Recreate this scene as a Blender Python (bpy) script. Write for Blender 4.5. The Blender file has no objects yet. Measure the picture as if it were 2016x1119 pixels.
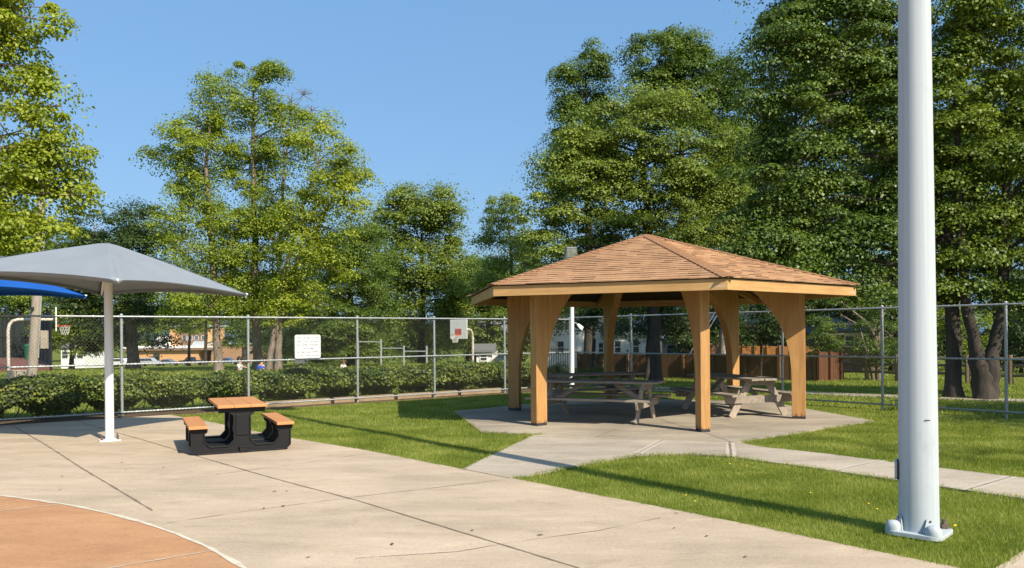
import bpy, bmesh, math, random
import numpy as np
from mathutils import Vector, Matrix, Quaternion

S = bpy.context.scene
COL = S.collection
random.seed(11)
rng = np.random.default_rng(11)
R = math.radians

# ------------------------------------------------------------------ camera
EYE, F, CX, HY, ROLL = 1.65, 1530.0, 1008.0, 659.0, 0.0086
cr, sr = math.cos(ROLL), math.sin(ROLL)
cam = bpy.data.cameras.new('camera')
cam.sensor_fit = 'HORIZONTAL'
cam.sensor_width = 36.0
cam.lens = 36.0 * F / 2016.0
cam.shift_y = 99.5 / 2016.0
cam.clip_start, cam.clip_end = 0.1, 2000.0
camo = bpy.data.objects.new('camera', cam)
COL.objects.link(camo)
camo.matrix_world = Matrix(((cr, sr, 0, 0), (0, 0, -1, 0), (-sr, cr, 0, EYE), (0, 0, 0, 1)))
S.camera = camo

# ------------------------------------------------------------------ sky and sun
SUN_EL = R(39)
SUN_AZ = math.atan2(0.63, -0.777)          # clockwise from +Y
sun_dir = Vector((math.cos(SUN_EL) * math.sin(SUN_AZ), math.cos(SUN_EL) * math.cos(SUN_AZ), math.sin(SUN_EL)))
W = bpy.data.worlds.new('World')
S.world = W
W.use_nodes = True
wn, wl = W.node_tree.nodes, W.node_tree.links
bg = wn['Background']
sky = wn.new('ShaderNodeTexSky')
sky.sky_type = 'NISHITA'
sky.sun_disc = False
sky.sun_elevation = SUN_EL
sky.sun_rotation = SUN_AZ
sky.air_density = 1.2
sky.dust_density = 2.0
sky.ozone_density = 4.0
hsv = wn.new('ShaderNodeHueSaturation')
hsv.inputs['Saturation'].default_value = 1.0
wl.new(sky.outputs[0], hsv.inputs['Color'])
even = wn.new('ShaderNodeMix')
even.data_type = 'RGBA'
even.inputs[0].default_value = 0.58
even.inputs[7].default_value = (1.36, 2.98, 5.35, 1)
wl.new(hsv.outputs[0], even.inputs[6])
wl.new(even.outputs[2], bg.inputs[0])
bg.inputs[1].default_value = 0.114
sl = bpy.data.lights.new('sun', 'SUN')
sl.energy = 5.0
sl.angle = R(0.5)
sl.color = (1.0, 0.90, 0.74)
so = bpy.data.objects.new('sun', sl)
COL.objects.link(so)
so.rotation_euler = sun_dir.to_track_quat('Z', 'Y').to_euler()
so.location = (20, -20, 30)
S.view_settings.view_transform = 'Standard'
S.view_settings.look = 'None'
S.view_settings.exposure = 0.5
S.view_settings.gamma = 1.0
S.cycles.max_bounces = 6
S.cycles.diffuse_bounces = 3
S.cycles.transmission_bounces = 4
S.cycles.transparent_max_bounces = 4
S.cycles.caustics_reflective = False
S.cycles.caustics_refractive = False


# ------------------------------------------------------------------ helpers
def ray(x, y):
    du, dv = x - CX, HY - y
    return (du * cr + dv * sr) / F, (-du * sr + dv * cr) / F


def P(x, y, d):
    a, b = ray(x, y)
    return Vector((a * d, d, EYE + b * d))


def G(x, y, z=0.0):
    a, b = ray(x, y)
    d = (z - EYE) / b
    return Vector((a * d, d, z))


def smooth01(t):
    t = max(0.0, min(1.0, t))
    return t * t * (3 - 2 * t)


def tz(x, y):
    """height of the land"""
    r = math.hypot(x, y)
    k = smooth01((x + 6) / 8)
    left = -0.032 * max(0.0, min(r, 190.0) - 45.0)
    right = -0.030 * max(0.0, min(r, 120.0) - 26.0)
    return -0.03 + left * (1 - k) + right * k


def link(o, parent=None):
    COL.objects.link(o)
    if parent is not None:
        o.parent = parent
    return o


def tag(o, label=None, cat=None, group=None, kind=None):
    if label: o['label'] = label
    if cat: o['category'] = cat
    if group: o['group'] = group
    if kind: o['kind'] = kind
    return o


def thing(name, loc, label, cat, group=None, rz=0.0):
    o = bpy.data.objects.new(name, None)
    o.empty_display_size = 0.2
    o.location = loc
    o.rotation_euler = (0, 0, rz)
    link(o)
    return tag(o, label, cat, group)


def copy_tree(o, parent=None):
    c = o.copy()
    COL.objects.link(c)
    if parent is not None:
        c.parent = parent
    for ch in list(o.children):
        copy_tree(ch, c)
    return c


class MB:
    """collects simple shapes and links them as one mesh object"""
    def __init__(self):
        self.v, self.f, self.uv = [], [], {}

    def add(self, vs, fs):
        b = len(self.v)
        self.v.extend([tuple(p) for p in vs])
        self.f.extend([tuple(i + b for i in q) for q in fs])

    def box(self, c, s, rz=0.0, rx=0.0, ry=0.0):
        m = Matrix.Rotation(rz, 3, 'Z') @ Matrix.Rotation(ry, 3, 'Y') @ Matrix.Rotation(rx, 3, 'X')
        vs = []
        for dz in (-.5, .5):
            for dx, dy in ((-.5, -.5), (.5, -.5), (.5, .5), (-.5, .5)):
                vs.append(Vector(c) + m @ Vector((dx * s[0], dy * s[1], dz * s[2])))
        self.add(vs, [(3, 2, 1, 0), (4, 5, 6, 7), (0, 1, 5, 4), (1, 2, 6, 5), (2, 3, 7, 6), (3, 0, 4, 7)])
        return self

    def bar(self, a, b, w, h, up=(0, 0, 1)):
        """square bar from a to b: w across, h along up"""
        a, b = Vector(a), Vector(b)
        d = (b - a).normalized()
        u = Vector(up)
        s = d.cross(u).normalized()
        u = s.cross(d).normalized()
        vs = []
        for p in (a, b):
            for i, j in ((-1, -1), (1, -1), (1, 1), (-1, 1)):
                vs.append(p + s * (i * w / 2) + u * (j * h / 2))
        self.add(vs, [(0, 1, 2, 3), (7, 6, 5, 4), (0, 4, 5, 1), (1, 5, 6, 2), (2, 6, 7, 3), (3, 7, 4, 0)])
        return self

    def tube(self, pts, rad, n=8, caps=True):
        pts = [Vector(p) for p in pts]
        if not hasattr(rad, '__len__'):
            rad = [rad] * len(pts)
        vs, fs = [], []
        ref = None
        for i, p in enumerate(pts):
            if i == 0: d = pts[1] - pts[0]
            elif i == len(pts) - 1: d = pts[-1] - pts[-2]
            else: d = pts[i + 1] - pts[i - 1]
            d.normalize()
            if ref is None:
                ref = Vector((1, 0, 0)) if abs(d.z) > 0.7 else Vector((0, 0, 1))
            s = d.cross(ref).normalized()
            t = s.cross(d).normalized()
            ref = t
            for k in range(n):
                a = 2 * math.pi * k / n
                vs.append(p + (s * math.cos(a) + t * math.sin(a)) * rad[i])
        for i in range(len(pts) - 1):
            for k in range(n):
                k2 = (k + 1) % n
                fs.append((i * n + k, i * n + k2, (i + 1) * n + k2, (i + 1) * n + k))
        if caps:
            fs.append(tuple(reversed(range(n))))
            fs.append(tuple(range((len(pts) - 1) * n, len(pts) * n)))
        self.add(vs, fs)
        return self

    def prism(self, prof, o, ax, ay, an, t):
        """profile (list of 2d) in plane o+ax*u+ay*v, extruded by t along an, centred"""
        o, ax, ay, an = Vector(o), Vector(ax), Vector(ay), Vector(an)
        n = len(prof)
        vs = [o + ax * u + ay * v - an * (t / 2) for u, v in prof] + [o + ax * u + ay * v + an * (t / 2) for u, v in prof]
        fs = [tuple(reversed(range(n))), tuple(range(n, 2 * n))]
        for i in range(n):
            j = (i + 1) % n
            fs.append((i, j, n + j, n + i))
        self.add(vs, fs)
        return self

    def lathe(self, prof, n=24, c=(0, 0, 0)):
        """prof: (radius, z) list"""
        vs, fs = [], []
        c = Vector(c)
        for r, z in prof:
            for k in range(n):
                a = 2 * math.pi * k / n
                vs.append(c + Vector((r * math.cos(a), r * math.sin(a), z)))
        for i in range(len(prof) - 1):
            for k in range(n):
                k2 = (k + 1) % n
                fs.append((i * n + k, i * n + k2, (i + 1) * n + k2, (i + 1) * n + k))
        fs.append(tuple(reversed(range(n))))
        fs.append(tuple(range((len(prof) - 1) * n, len(prof) * n)))
        self.add(vs, fs)
        return self

    def sphere(self, c, r, n=12, m=8, s=(1, 1, 1)):
        prof = []
        for i in range(m + 1):
            a = -math.pi / 2 + math.pi * i / m
            prof.append((max(1e-4, math.cos(a)) * r, math.sin(a) * r))
        b = len(self.v)
        self.lathe(prof, n)
        for i in range(b, len(self.v)):
            x, y, z = self.v[i]
            self.v[i] = (c[0] + x * s[0], c[1] + y * s[1], c[2] + z * s[2])
        return self

    def build(self, name, mat, parent=None, smooth=False, bevel=0.0, fix=True, seg=2):
        me = bpy.data.meshes.new(name)
        me.from_pydata(self.v, [], self.f)
        if fix:
            bm = bmesh.new()
            bm.from_mesh(me)
            bmesh.ops.recalc_face_normals(bm, faces=bm.faces)
            bm.to_mesh(me)
            bm.free()
        me.materials.append(mat)
        if smooth:
            me.shade_smooth()
        o = bpy.data.objects.new(name, me)
        link(o, parent)
        if smooth and not bevel:
            me.set_sharp_from_angle(angle=R(40))
        if bevel:
            md = o.modifiers.new('bevel', 'BEVEL')
            md.width = bevel
            md.segments = seg
            md.limit_method = 'ANGLE'
            md.angle_limit = R(35)
        return o


def slab(name, pts, z, mat, depth=0.12, kind='structure', parent=None):
    """flat paved area with vertical edges"""
    n = len(pts)
    vs = [(p[0], p[1], z) for p in pts] + [(p[0], p[1], z - depth) for p in pts]
    fs = [tuple(range(n))] + [(i, i + n, (i + 1) % n + n, (i + 1) % n) for i in range(n)]
    mb = MB()
    mb.add(vs, fs)
    o = mb.build(name, mat, parent)
    if kind: o['kind'] = kind
    return o


def quads_mesh(name, verts, nper, mat, parent=None):
    """many separate polygons of nper vertices each, numpy in"""
    nv = len(verts)
    nf = nv // nper
    me = bpy.data.meshes.new(name)
    me.vertices.add(nv)
    me.vertices.foreach_set('co', np.ascontiguousarray(verts, dtype=np.float32).ravel())
    me.loops.add(nv)
    me.loops.foreach_set('vertex_index', np.arange(nv, dtype=np.int32))
    me.polygons.add(nf)
    me.polygons.foreach_set('loop_start', np.arange(0, nv, nper, dtype=np.int32))
    me.update(calc_edges=True)
    me.materials.append(mat)
    o = bpy.data.objects.new(name, me)
    return link(o, parent)


# ------------------------------------------------------------------ materials
def new_mat(name):
    m = bpy.data.materials.new(name)
    m.use_nodes = True
    nt = m.node_tree
    return m, nt.nodes, nt.links, nt.nodes['Principled BSDF']


def ramp(n, stops, interp='LINEAR'):
    r = n.new('ShaderNodeValToRGB')
    r.color_ramp.interpolation = interp
    e = r.color_ramp.elements
    while len(e) < len(stops):
        e.new(0.5)
    for k, (p, c) in enumerate(stops):
        e[k].position = p
        e[k].color = (*c, 1) if len(c) == 3 else c
    return r


def noise(n, l, vec, scale, detail=4, rough=0.55, dist=0.0):
    t = n.new('ShaderNodeTexNoise')
    t.inputs['Scale'].default_value = scale
    t.inputs['Detail'].default_value = detail
    t.inputs['Roughness'].default_value = rough
    t.inputs['Distortion'].default_value = dist
    if vec is not None: l.new(vec, t.inputs['Vector'])
    return t


def mixc(n, l, fac, a, b, mode='MIX'):
    m = n.new('ShaderNodeMix')
    m.data_type = 'RGBA'
    m.blend_type = mode
    for sock, val in ((0, fac), (6, a), (7, b)):
        if isinstance(val, bpy.types.NodeSocket):
            l.new(val, m.inputs[sock])
        elif sock == 0:
            m.inputs[0].default_value = val
        else:
            m.inputs[sock].default_value = (*val, 1)
    return m.outputs[2]


def mapping(n, l, scale=(1, 1, 1), coord='Object', rot=(0, 0, 0)):
    tc = n.new('ShaderNodeTexCoord')
    mp = n.new('ShaderNodeMapping')
    mp.inputs['Scale'].default_value = scale
    mp.inputs['Rotation'].default_value = rot
    l.new(tc.outputs[coord], mp.inputs['Vector'])
    return mp.outputs[0]


def add_bump(n, l, bsdf, height, strength=0.3, dist=0.01):
    b = n.new('ShaderNodeBump')
    b.inputs['Strength'].default_value = strength
    b.inputs['Distance'].default_value = dist
    l.new(height, b.inputs['Height'])
    l.new(b.outputs[0], bsdf.inputs['Normal'])


def plain(name, c1, c2=None, scale=6.0, rough=0.6, stretch=(1, 1, 1), bump=0.0, metal=0.0, spec=0.4, detail=4):
    m, n, l, b = new_mat(name)
    c2 = c2 or tuple(x * 0.8 for x in c1)
    v = mapping(n, l, stretch)
    t = noise(n, l, v, scale, detail)
    r = ramp(n, [(0.3, c2), (0.7, c1)])
    l.new(t.outputs['Fac'], r.inputs[0])
    l.new(r.outputs[0], b.inputs['Base Color'])
    b.inputs['Roughness'].default_value = rough
    b.inputs['Metallic'].default_value = metal
    b.inputs['Specular IOR Level'].default_value = spec
    if bump:
        add_bump(n, l, b, t.outputs['Fac'], bump)
    return m


def concrete(name, base, dark, light, stain=0.5, speck=0.35):
    m, n, l, b = new_mat(name)
    v = mapping(n, l)
    big = noise(n, l, v, 0.35, 5, 0.6, 0.6)
    mid = noise(n, l, mapping(n, l, (0.5, 1.6, 1), rot=(0, 0, 0.9)), 1.1, 6, 0.65, 0.3)
    fine = noise(n, l, v, 95, 3, 0.7)
    grit = noise(n, l, v, 28, 4, 0.7)
    r1 = ramp(n, [(0.36, dark), (0.52, base), (0.72, light)])
    l.new(mid.outputs['Fac'], r1.inputs[0])
    c = mixc(n, l, 0.85, base, r1.outputs[0])
    r2 = ramp(n, [(0.34, (0.66, 0.66, 0.66)), (0.48, (0.93, 0.93, 0.93)), (0.66, (1.08, 1.07, 1.04))])
    l.new(big.outputs['Fac'], r2.inputs[0])
    c = mixc(n, l, stain, c, r2.outputs[0], 'MULTIPLY')
    r3 = ramp(n, [(0.32, (0.55, 0.53, 0.50)), (0.5, (1, 1, 1)), (0.70, (1.25, 1.24, 1.2))])
    l.new(fine.outputs['Fac'], r3.inputs[0])
    c = mixc(n, l, speck, c, r3.outputs[0], 'MULTIPLY')
    r4 = ramp(n, [(0.30, (0.62, 0.60, 0.57)), (0.45, (0.99, 0.99, 0.99)), (0.75, (1.13, 1.12, 1.10))])
    l.new(grit.outputs['Fac'], r4.inputs[0])
    c = mixc(n, l, 0.5, c, r4.outputs[0], 'MULTIPLY')
    sc = noise(n, l, mapping(n, l, (1.0, 2.2, 1), rot=(0, 0, 0.75)), 2.6, 7, 0.72, 0.4)
    r5 = ramp(n, [(0.33, (0.80, 0.79, 0.78)), (0.43, (0.97, 0.97, 0.97)), (0.57, (1, 1, 1)), (0.66, (1.14, 1.13, 1.12))])
    l.new(sc.outputs['Fac'], r5.inputs[0])
    c = mixc(n, l, 0.85, c, r5.outputs[0], 'MULTIPLY')
    l.new(c, b.inputs['Base Color'])
    b.inputs['Roughness'].default_value = 0.9
    b.inputs['Specular IOR Level'].default_value = 0.2
    add_bump(n, l, b, fine.outputs['Fac'], 0.25, 0.004)
    return m


def leaf_mat(name, dark, mid, light, trans=0.35, tint=(1.3, 1.25, 0.5), rough=0.45, nscale=0.5, nw=1.2):
    m, n, l, b = new_mat(name)
    geo = n.new('ShaderNodeNewGeometry')
    t = noise(n, l, mapping(n, l), nscale, 2)
    add = n.new('ShaderNodeMath')
    add.operation = 'MULTIPLY_ADD'
    l.new(geo.outputs['Random Per Island'], add.inputs[0])
    add.inputs[1].default_value = 0.6
    sub = n.new('ShaderNodeMath')
    sub.operation = 'MULTIPLY_ADD'
    l.new(t.outputs['Fac'], sub.inputs[0])
    sub.inputs[1].default_value = nw
    sub.inputs[2].default_value = 0.2 - nw / 2
    l.new(sub.outputs[0], add.inputs[2])
    r = ramp(n, [(0.1, dark), (0.5, mid), (0.95, light)])
    l.new(add.outputs[0], r.inputs[0])
    l.new(r.outputs[0], b.inputs['Base Color'])
    b.inputs['Roughness'].default_value = rough
    b.inputs['Specular IOR Level'].default_value = 0.35
    tr = n.new('ShaderNodeBsdfTranslucent')
    tc = mixc(n, l, 1.0, r.outputs[0], tint, 'MULTIPLY')
    l.new(tc, tr.inputs[0])
    mx = n.new('ShaderNodeMixShader')
    mx.inputs[0].default_value = trans
    l.new(b.outputs[0], mx.inputs[1])
    l.new(tr.outputs[0], mx.inputs[2])
    l.new(mx.outputs[0], n['Material Output'].inputs[0])
    return m


def wood(name, c1, c2, axis='z', rough=0.65, scale=5.0, bump=0.2, spec=0.25):
    st = {'z': (7, 7, 0.5), 'x': (0.5, 7, 7), 'y': (7, 0.5, 7)}[axis]
    m, n, l, b = new_mat(name)
    v = mapping(n, l, st)
    t = noise(n, l, v, scale, 6, 0.6, 0.5)
    t2 = noise(n, l, mapping(n, l), 1.2, 3)
    r = ramp(n, [(0.3, c2), (0.7, c1)])
    l.new(t.outputs['Fac'], r.inputs[0])
    r2 = ramp(n, [(0.3, (0.82, 0.80, 0.78)), (0.7, (1.05, 1.05, 1.05))])
    l.new(t2.outputs['Fac'], r2.inputs[0])
    c = mixc(n, l, 0.8, r.outputs[0], r2.outputs[0], 'MULTIPLY')
    l.new(c, b.inputs['Base Color'])
    b.inputs['Roughness'].default_value = rough
    b.inputs['Specular IOR Level'].default_value = spec
    add_bump(n, l, b, t.outputs['Fac'], bump, 0.004)
    return m


def bricks(name, c1, c2, mortar, sx=4.0, sy=12.0, coord='Object'):
    m, n, l, b = new_mat(name)
    tc = n.new('ShaderNodeTexCoord')
    sep = n.new('ShaderNodeSeparateXYZ')
    l.new(tc.outputs[coord], sep.inputs[0])
    ad = n.new('ShaderNodeMath')
    ad.operation = 'ADD'
    l.new(sep.outputs[0], ad.inputs[0])
    l.new(sep.outputs[1], ad.inputs[1])
    cb = n.new('ShaderNodeCombineXYZ')
    l.new(ad.outputs[0], cb.inputs[0])
    l.new(sep.outputs[2], cb.inputs[1])
    bt = n.new('ShaderNodeTexBrick')
    bt.inputs['Scale'].default_value = 1.0
    bt.inputs['Brick Width'].default_value = 1.0 / sx
    bt.inputs['Row Height'].default_value = 1.0 / sy
    bt.inputs['Mortar Size'].default_value = 0.008
    bt.inputs['Color1'].default_value = (*c1, 1)
    bt.inputs['Color2'].default_value = (*c2, 1)
    bt.inputs['Mortar'].default_value = (*mortar, 1)
    l.new(cb.outputs[0], bt.inputs['Vector'])
    l.new(bt.outputs[0], b.inputs['Base Color'])
    b.inputs['Roughness'].default_value = 0.85
    return m


M = {}
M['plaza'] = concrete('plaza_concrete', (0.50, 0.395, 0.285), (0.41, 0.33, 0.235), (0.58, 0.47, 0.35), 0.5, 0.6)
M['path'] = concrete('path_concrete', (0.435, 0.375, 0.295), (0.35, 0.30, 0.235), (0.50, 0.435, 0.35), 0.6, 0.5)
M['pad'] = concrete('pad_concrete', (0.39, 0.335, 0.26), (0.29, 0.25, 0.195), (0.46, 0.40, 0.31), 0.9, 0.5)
M['orange'] = concrete('orange_painted_concrete', (0.49, 0.265, 0.135), (0.42, 0.22, 0.11), (0.54, 0.33, 0.19), 0.5, 0.22)
M['white_line'] = plain('worn_white_paint', (0.68, 0.62, 0.50), (0.50, 0.43, 0.32), 9, 0.8)
M['joint'] = plain('joint_filler', (0.15, 0.115, 0.08), (0.26, 0.205, 0.14), 4, 0.95)
M['white_paint'] = plain('white_paint', (0.80, 0.80, 0.78), (0.72, 0.72, 0.70), 3, 0.35, (1, 1, .3))
M['galv'] = plain('galvanised_steel', (0.42, 0.445, 0.445), (0.32, 0.34, 0.34), 14, 0.45, metal=0.35)
M['wire'] = plain('fence_wire', (0.085, 0.088, 0.085), (0.05, 0.05, 0.047), 20, 0.6)
M['gray_fabric'] = plain('grey_shade_fabric', (0.235, 0.262, 0.292), (0.212, 0.237, 0.266), 2.5, 0.85, spec=0.15)
M['blue_fabric'] = plain('blue_shade_fabric', (0.012, 0.10, 0.40), (0.010, 0.08, 0.33), 2.5, 0.8, spec=0.2)
M['black_plastic'] = plain('black_recycled_plastic', (0.014, 0.014, 0.015), (0.007, 0.007, 0.008), 60, 0.5, bump=0.5, spec=.25)
M['tan_plastic'] = plain('tan_plastic_lumber', (0.56, 0.255, 0.095), (0.50, 0.22, 0.08), 20, 0.6, (0.15, 3, 3))
M['steel_dark'] = plain('dark_steel', (0.06, 0.06, 0.065), None, 20, 0.5, metal=0.5)
M['rust'] = plain('rusty_bolt', (0.16, 0.12, 0.09), (0.08, 0.06, 0.05), 40, 0.8)
M['gaz_wood'] = wood('stained_plywood', (0.53, 0.300, 0.115), (0.39, 0.20, 0.070), 'z', 0.6, 3.0, 0.15)
M['fascia'] = wood('fascia_board', (0.57, 0.355, 0.15), (0.43, 0.245, 0.095), 'x', 0.6, 2.5, 0.15)
def weathered(mname, foot):
    m = M[mname]
    n, l = m.node_tree.nodes, m.node_tree.links
    b = n['Principled BSDF']
    src = b.inputs['Base Color'].links[0].from_socket
    tc = n.new('ShaderNodeTexCoord')
    sp = n.new('ShaderNodeSeparateXYZ')
    l.new(tc.outputs['Object'], sp.inputs[0])
    k = noise(n, l, mapping(n, l, (9, 9, 2.2)), 3.0, 4, 0.65)
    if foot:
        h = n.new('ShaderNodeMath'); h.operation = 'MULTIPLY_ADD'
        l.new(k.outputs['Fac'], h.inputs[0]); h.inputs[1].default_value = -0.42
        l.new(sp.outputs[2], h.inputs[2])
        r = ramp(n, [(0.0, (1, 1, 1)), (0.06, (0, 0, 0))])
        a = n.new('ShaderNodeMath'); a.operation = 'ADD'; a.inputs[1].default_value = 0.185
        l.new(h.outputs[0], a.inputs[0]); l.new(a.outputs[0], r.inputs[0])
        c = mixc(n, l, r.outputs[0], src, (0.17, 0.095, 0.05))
    else:
        p = noise(n, l, mapping(n, l, (0.9, 6, 7)), 1.6, 5, 0.7)
        r = ramp(n, [(0.60, (0, 0, 0)), (0.68, (0.75, 0.75, 0.75))])
        l.new(p.outputs['Fac'], r.inputs[0])
        c = mixc(n, l, r.outputs[0], src, (0.50, 0.42, 0.34))
    s_ = noise(n, l, mapping(n, l, (5, 5, 0.35) if foot else (0.35, 5, 5)), 2.0, 5, 0.7)
    r2 = ramp(n, [(0.28, (0.72, 0.69, 0.66)), (0.46, (1, 1, 1))])
    l.new(s_.outputs['Fac'], r2.inputs[0])
    c = mixc(n, l, 0.7, c, r2.outputs[0], 'MULTIPLY')
    l.new(c, b.inputs['Base Color'])


weathered('gaz_wood', True)
weathered('fascia', False)
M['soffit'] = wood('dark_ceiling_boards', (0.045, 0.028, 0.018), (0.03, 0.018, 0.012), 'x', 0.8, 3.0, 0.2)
M['old_wood'] = wood('weathered_grey_wood', (0.40, 0.345, 0.28), (0.20, 0.165, 0.13), 'x', 0.8, 5.0, 0.5)
M['old_wood_z'] = wood('weathered_grey_leg_wood', (0.47, 0.40, 0.315), (0.27, 0.22, 0.17), 'z', 0.8, 5.0, 0.5)
M['fence_wood'] = wood('brown_fence_boards', (0.23, 0.125, 0.058), (0.14, 0.075, 0.035), 'z', 0.8, 4.0, 0.3)
M['cedar'] = wood('orange_cedar_boards', (0.52, 0.24, 0.085), (0.42, 0.18, 0.06), 'z', 0.8, 4.0, 0.3)
M['red_boards'] = wood('reddish_fence_boards', (0.15, 0.068, 0.032), (0.09, 0.04, 0.02), 'z', 0.8, 4.0, 0.3)  # darkened so that shade on this fence sits in the board colour
M['rail_wood'] = wood('split_rail_wood', (0.29, 0.215, 0.145), (0.18, 0.13, 0.085), 'x', 0.85, 5.0, 0.4)
M['timber'] = wood('landscape_timber', (0.40, 0.30, 0.19), (0.25, 0.18, 0.11), 'x', 0.85, 5.0, 0.4)
M['pole_wood'] = wood('utility_pole_wood', (0.40, 0.35, 0.29), (0.26, 0.22, 0.18), 'z', 0.85, 5.0, 0.5)
M['bark'] = plain('grey_bark', (0.27, 0.215, 0.165), (0.11, 0.085, 0.065), 7, 0.9, (1.6, 1.6, 0.4), 0.9, detail=6)
M['bark_dark'] = plain('dark_bark', (0.075, 0.060, 0.046), (0.034, 0.027, 0.021), 7, 0.95, (1.6, 1.6, 0.4), 0.9, detail=6)  # darkened to put the crowns' shade on the trunks into the bark colour
M['mulch'] = plain('brown_mulch', (0.17, 0.115, 0.07), (0.07, 0.045, 0.028), 16, 0.95, bump=0.6)
M['glass'] = plain('window_glass', (0.05, 0.06, 0.07), None, 3, 0.08, spec=0.6)
M['black'] = plain('black_screen', (0.018, 0.02, 0.02), (0.012, 0.013, 0.013), 6, 0.9)
M['court'] = plain('red_court', (0.20, 0.085, 0.065), (0.16, 0.07, 0.055), 2, 0.9)
M['white_siding'] = plain('white_siding', (0.78, 0.77, 0.74), (0.70, 0.69, 0.66), 2, 0.7)
M['trim'] = plain('white_trim', (0.80, 0.80, 0.78), None, 2, 0.6)
M['grey_roof'] = plain('grey_shingles', (0.20, 0.20, 0.20), (0.13, 0.13, 0.13), 12, 0.9)
M['metal_roof'] = plain('pale_metal_roof', (0.50, 0.54, 0.56), None, 3, 0.5)
M['school_brick'] = bricks('tan_brick', (0.64, 0.34, 0.145), (0.58, 0.30, 0.12), (0.58, 0.38, 0.21))
M['brown_brick'] = bricks('brown_brick', (0.21, 0.13, 0.085), (0.18, 0.11, 0.07), (0.25, 0.18, 0.13))
M['red_brick'] = bricks('orange_brick', (0.48, 0.19, 0.095), (0.40, 0.155, 0.075), (0.42, 0.28, 0.2))
M['hoop_orange'] = plain('orange_rim_paint', (0.70, 0.10, 0.025), None, 4, 0.5)
M['net'] = plain('white_net', (0.75, 0.74, 0.70), None, 4, 0.8)
M['skin'] = plain('skin', (0.50, 0.30, 0.21), None, 4, 0.6)
M['hair'] = plain('dark_hair', (0.025, 0.018, 0.013), None, 14, 0.6)
M['hair_brown'] = plain('brown_hair', (0.14, 0.065, 0.03), None, 14, 0.6)
M['green_bin'] = plain('green_plastic', (0.02, 0.13, 0.06), None, 4, 0.5)
M['yellow'] = plain('dandelion_yellow', (0.75, 0.55, 0.02), None, 40, 0.8)
M['dry_leaf'] = plain('dry_leaf', (0.12, 0.06, 0.03), None, 40, 0.9)

L_YEL = leaf_mat('leaf_yellow_green', (0.130, 0.180, 0.014), (0.28, 0.345, 0.030), (0.47, 0.51, 0.060), 0.44)
L_LIME = leaf_mat('leaf_lime', (0.105, 0.160, 0.016), (0.225, 0.300, 0.030), (0.40, 0.46, 0.060), 0.44)
L_MID = leaf_mat('leaf_mid_green', (0.056, 0.104, 0.016), (0.115, 0.180, 0.028), (0.205, 0.270, 0.046), 0.36)
L_MAPLE = leaf_mat('leaf_maple_green', (0.044, 0.086, 0.015), (0.096, 0.160, 0.025), (0.195, 0.265, 0.044), 0.30)
L_DARK = leaf_mat('leaf_dark_green', (0.028, 0.055, 0.011), (0.052, 0.090, 0.016), (0.095, 0.135, 0.026), 0.28)
L_PALE = leaf_mat('leaf_pale_green', (0.130, 0.190, 0.040), (0.225, 0.300, 0.060), (0.34, 0.41, 0.09), 0.45)
L_HEDGE = leaf_mat('leaf_hedge', (0.030, 0.058, 0.010), (0.095, 0.145, 0.020), (0.30, 0.34, 0.05), 0.22, nscale=2.0)
L_FRESH = leaf_mat('leaf_fresh_green', (0.080, 0.128, 0.020), (0.175, 0.240, 0.036), (0.31, 0.37, 0.066), 0.36)
L_MAPLE2 = leaf_mat('leaf_bright_maple', (0.062, 0.108, 0.014), (0.145, 0.215, 0.027), (0.28, 0.34, 0.048), 0.36)
L_GRASS = leaf_mat('grass_blade', (0.140, 0.190, 0.024), (0.255, 0.310, 0.048), (0.46, 0.47, 0.14), 0.48, (1.2, 1.2, 0.5), 0.5, 1.1, 1.7)


def lawn_material():
    m, n, l, b = new_mat('lawn_turf')
    v = mapping(n, l)
    a = noise(n, l, v, 0.35, 5, 0.6)
    f = noise(n, l, v, 26, 4, 0.7)
    h = noise(n, l, v, 3.0, 4, 0.6)
    r = ramp(n, [(0.3, (0.12, 0.155, 0.022)), (0.55, (0.165, 0.20, 0.032)), (0.75, (0.235, 0.24, 0.065))])
    l.new(a.outputs['Fac'], r.inputs[0])
    r2 = ramp(n, [(0.3, (0.45, 0.48, 0.4)), (0.5, (0.95, 0.95, 0.95)), (0.72, (1.35, 1.28, 1.15))])
    l.new(f.outputs['Fac'], r2.inputs[0])
    c = mixc(n, l, 0.9, r.outputs[0], r2.outputs[0], 'MULTIPLY')
    r3 = ramp(n, [(0.35, (0.75, 0.8, 0.7)), (0.6, (1.05, 1.03, 1.0))])
    l.new(h.outputs['Fac'], r3.inputs[0])
    c = mixc(n, l, 0.8, c, r3.outputs[0], 'MULTIPLY')
    l.new(c, b.inputs['Base Color'])
    b.inputs['Roughness'].default_value = 0.95
    b.inputs['Specular IOR Level'].default_value = 0.1
    add_bump(n, l, b, f.outputs['Fac'], 0.8, 0.03)
    return m


M['lawn'] = lawn_material()


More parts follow.
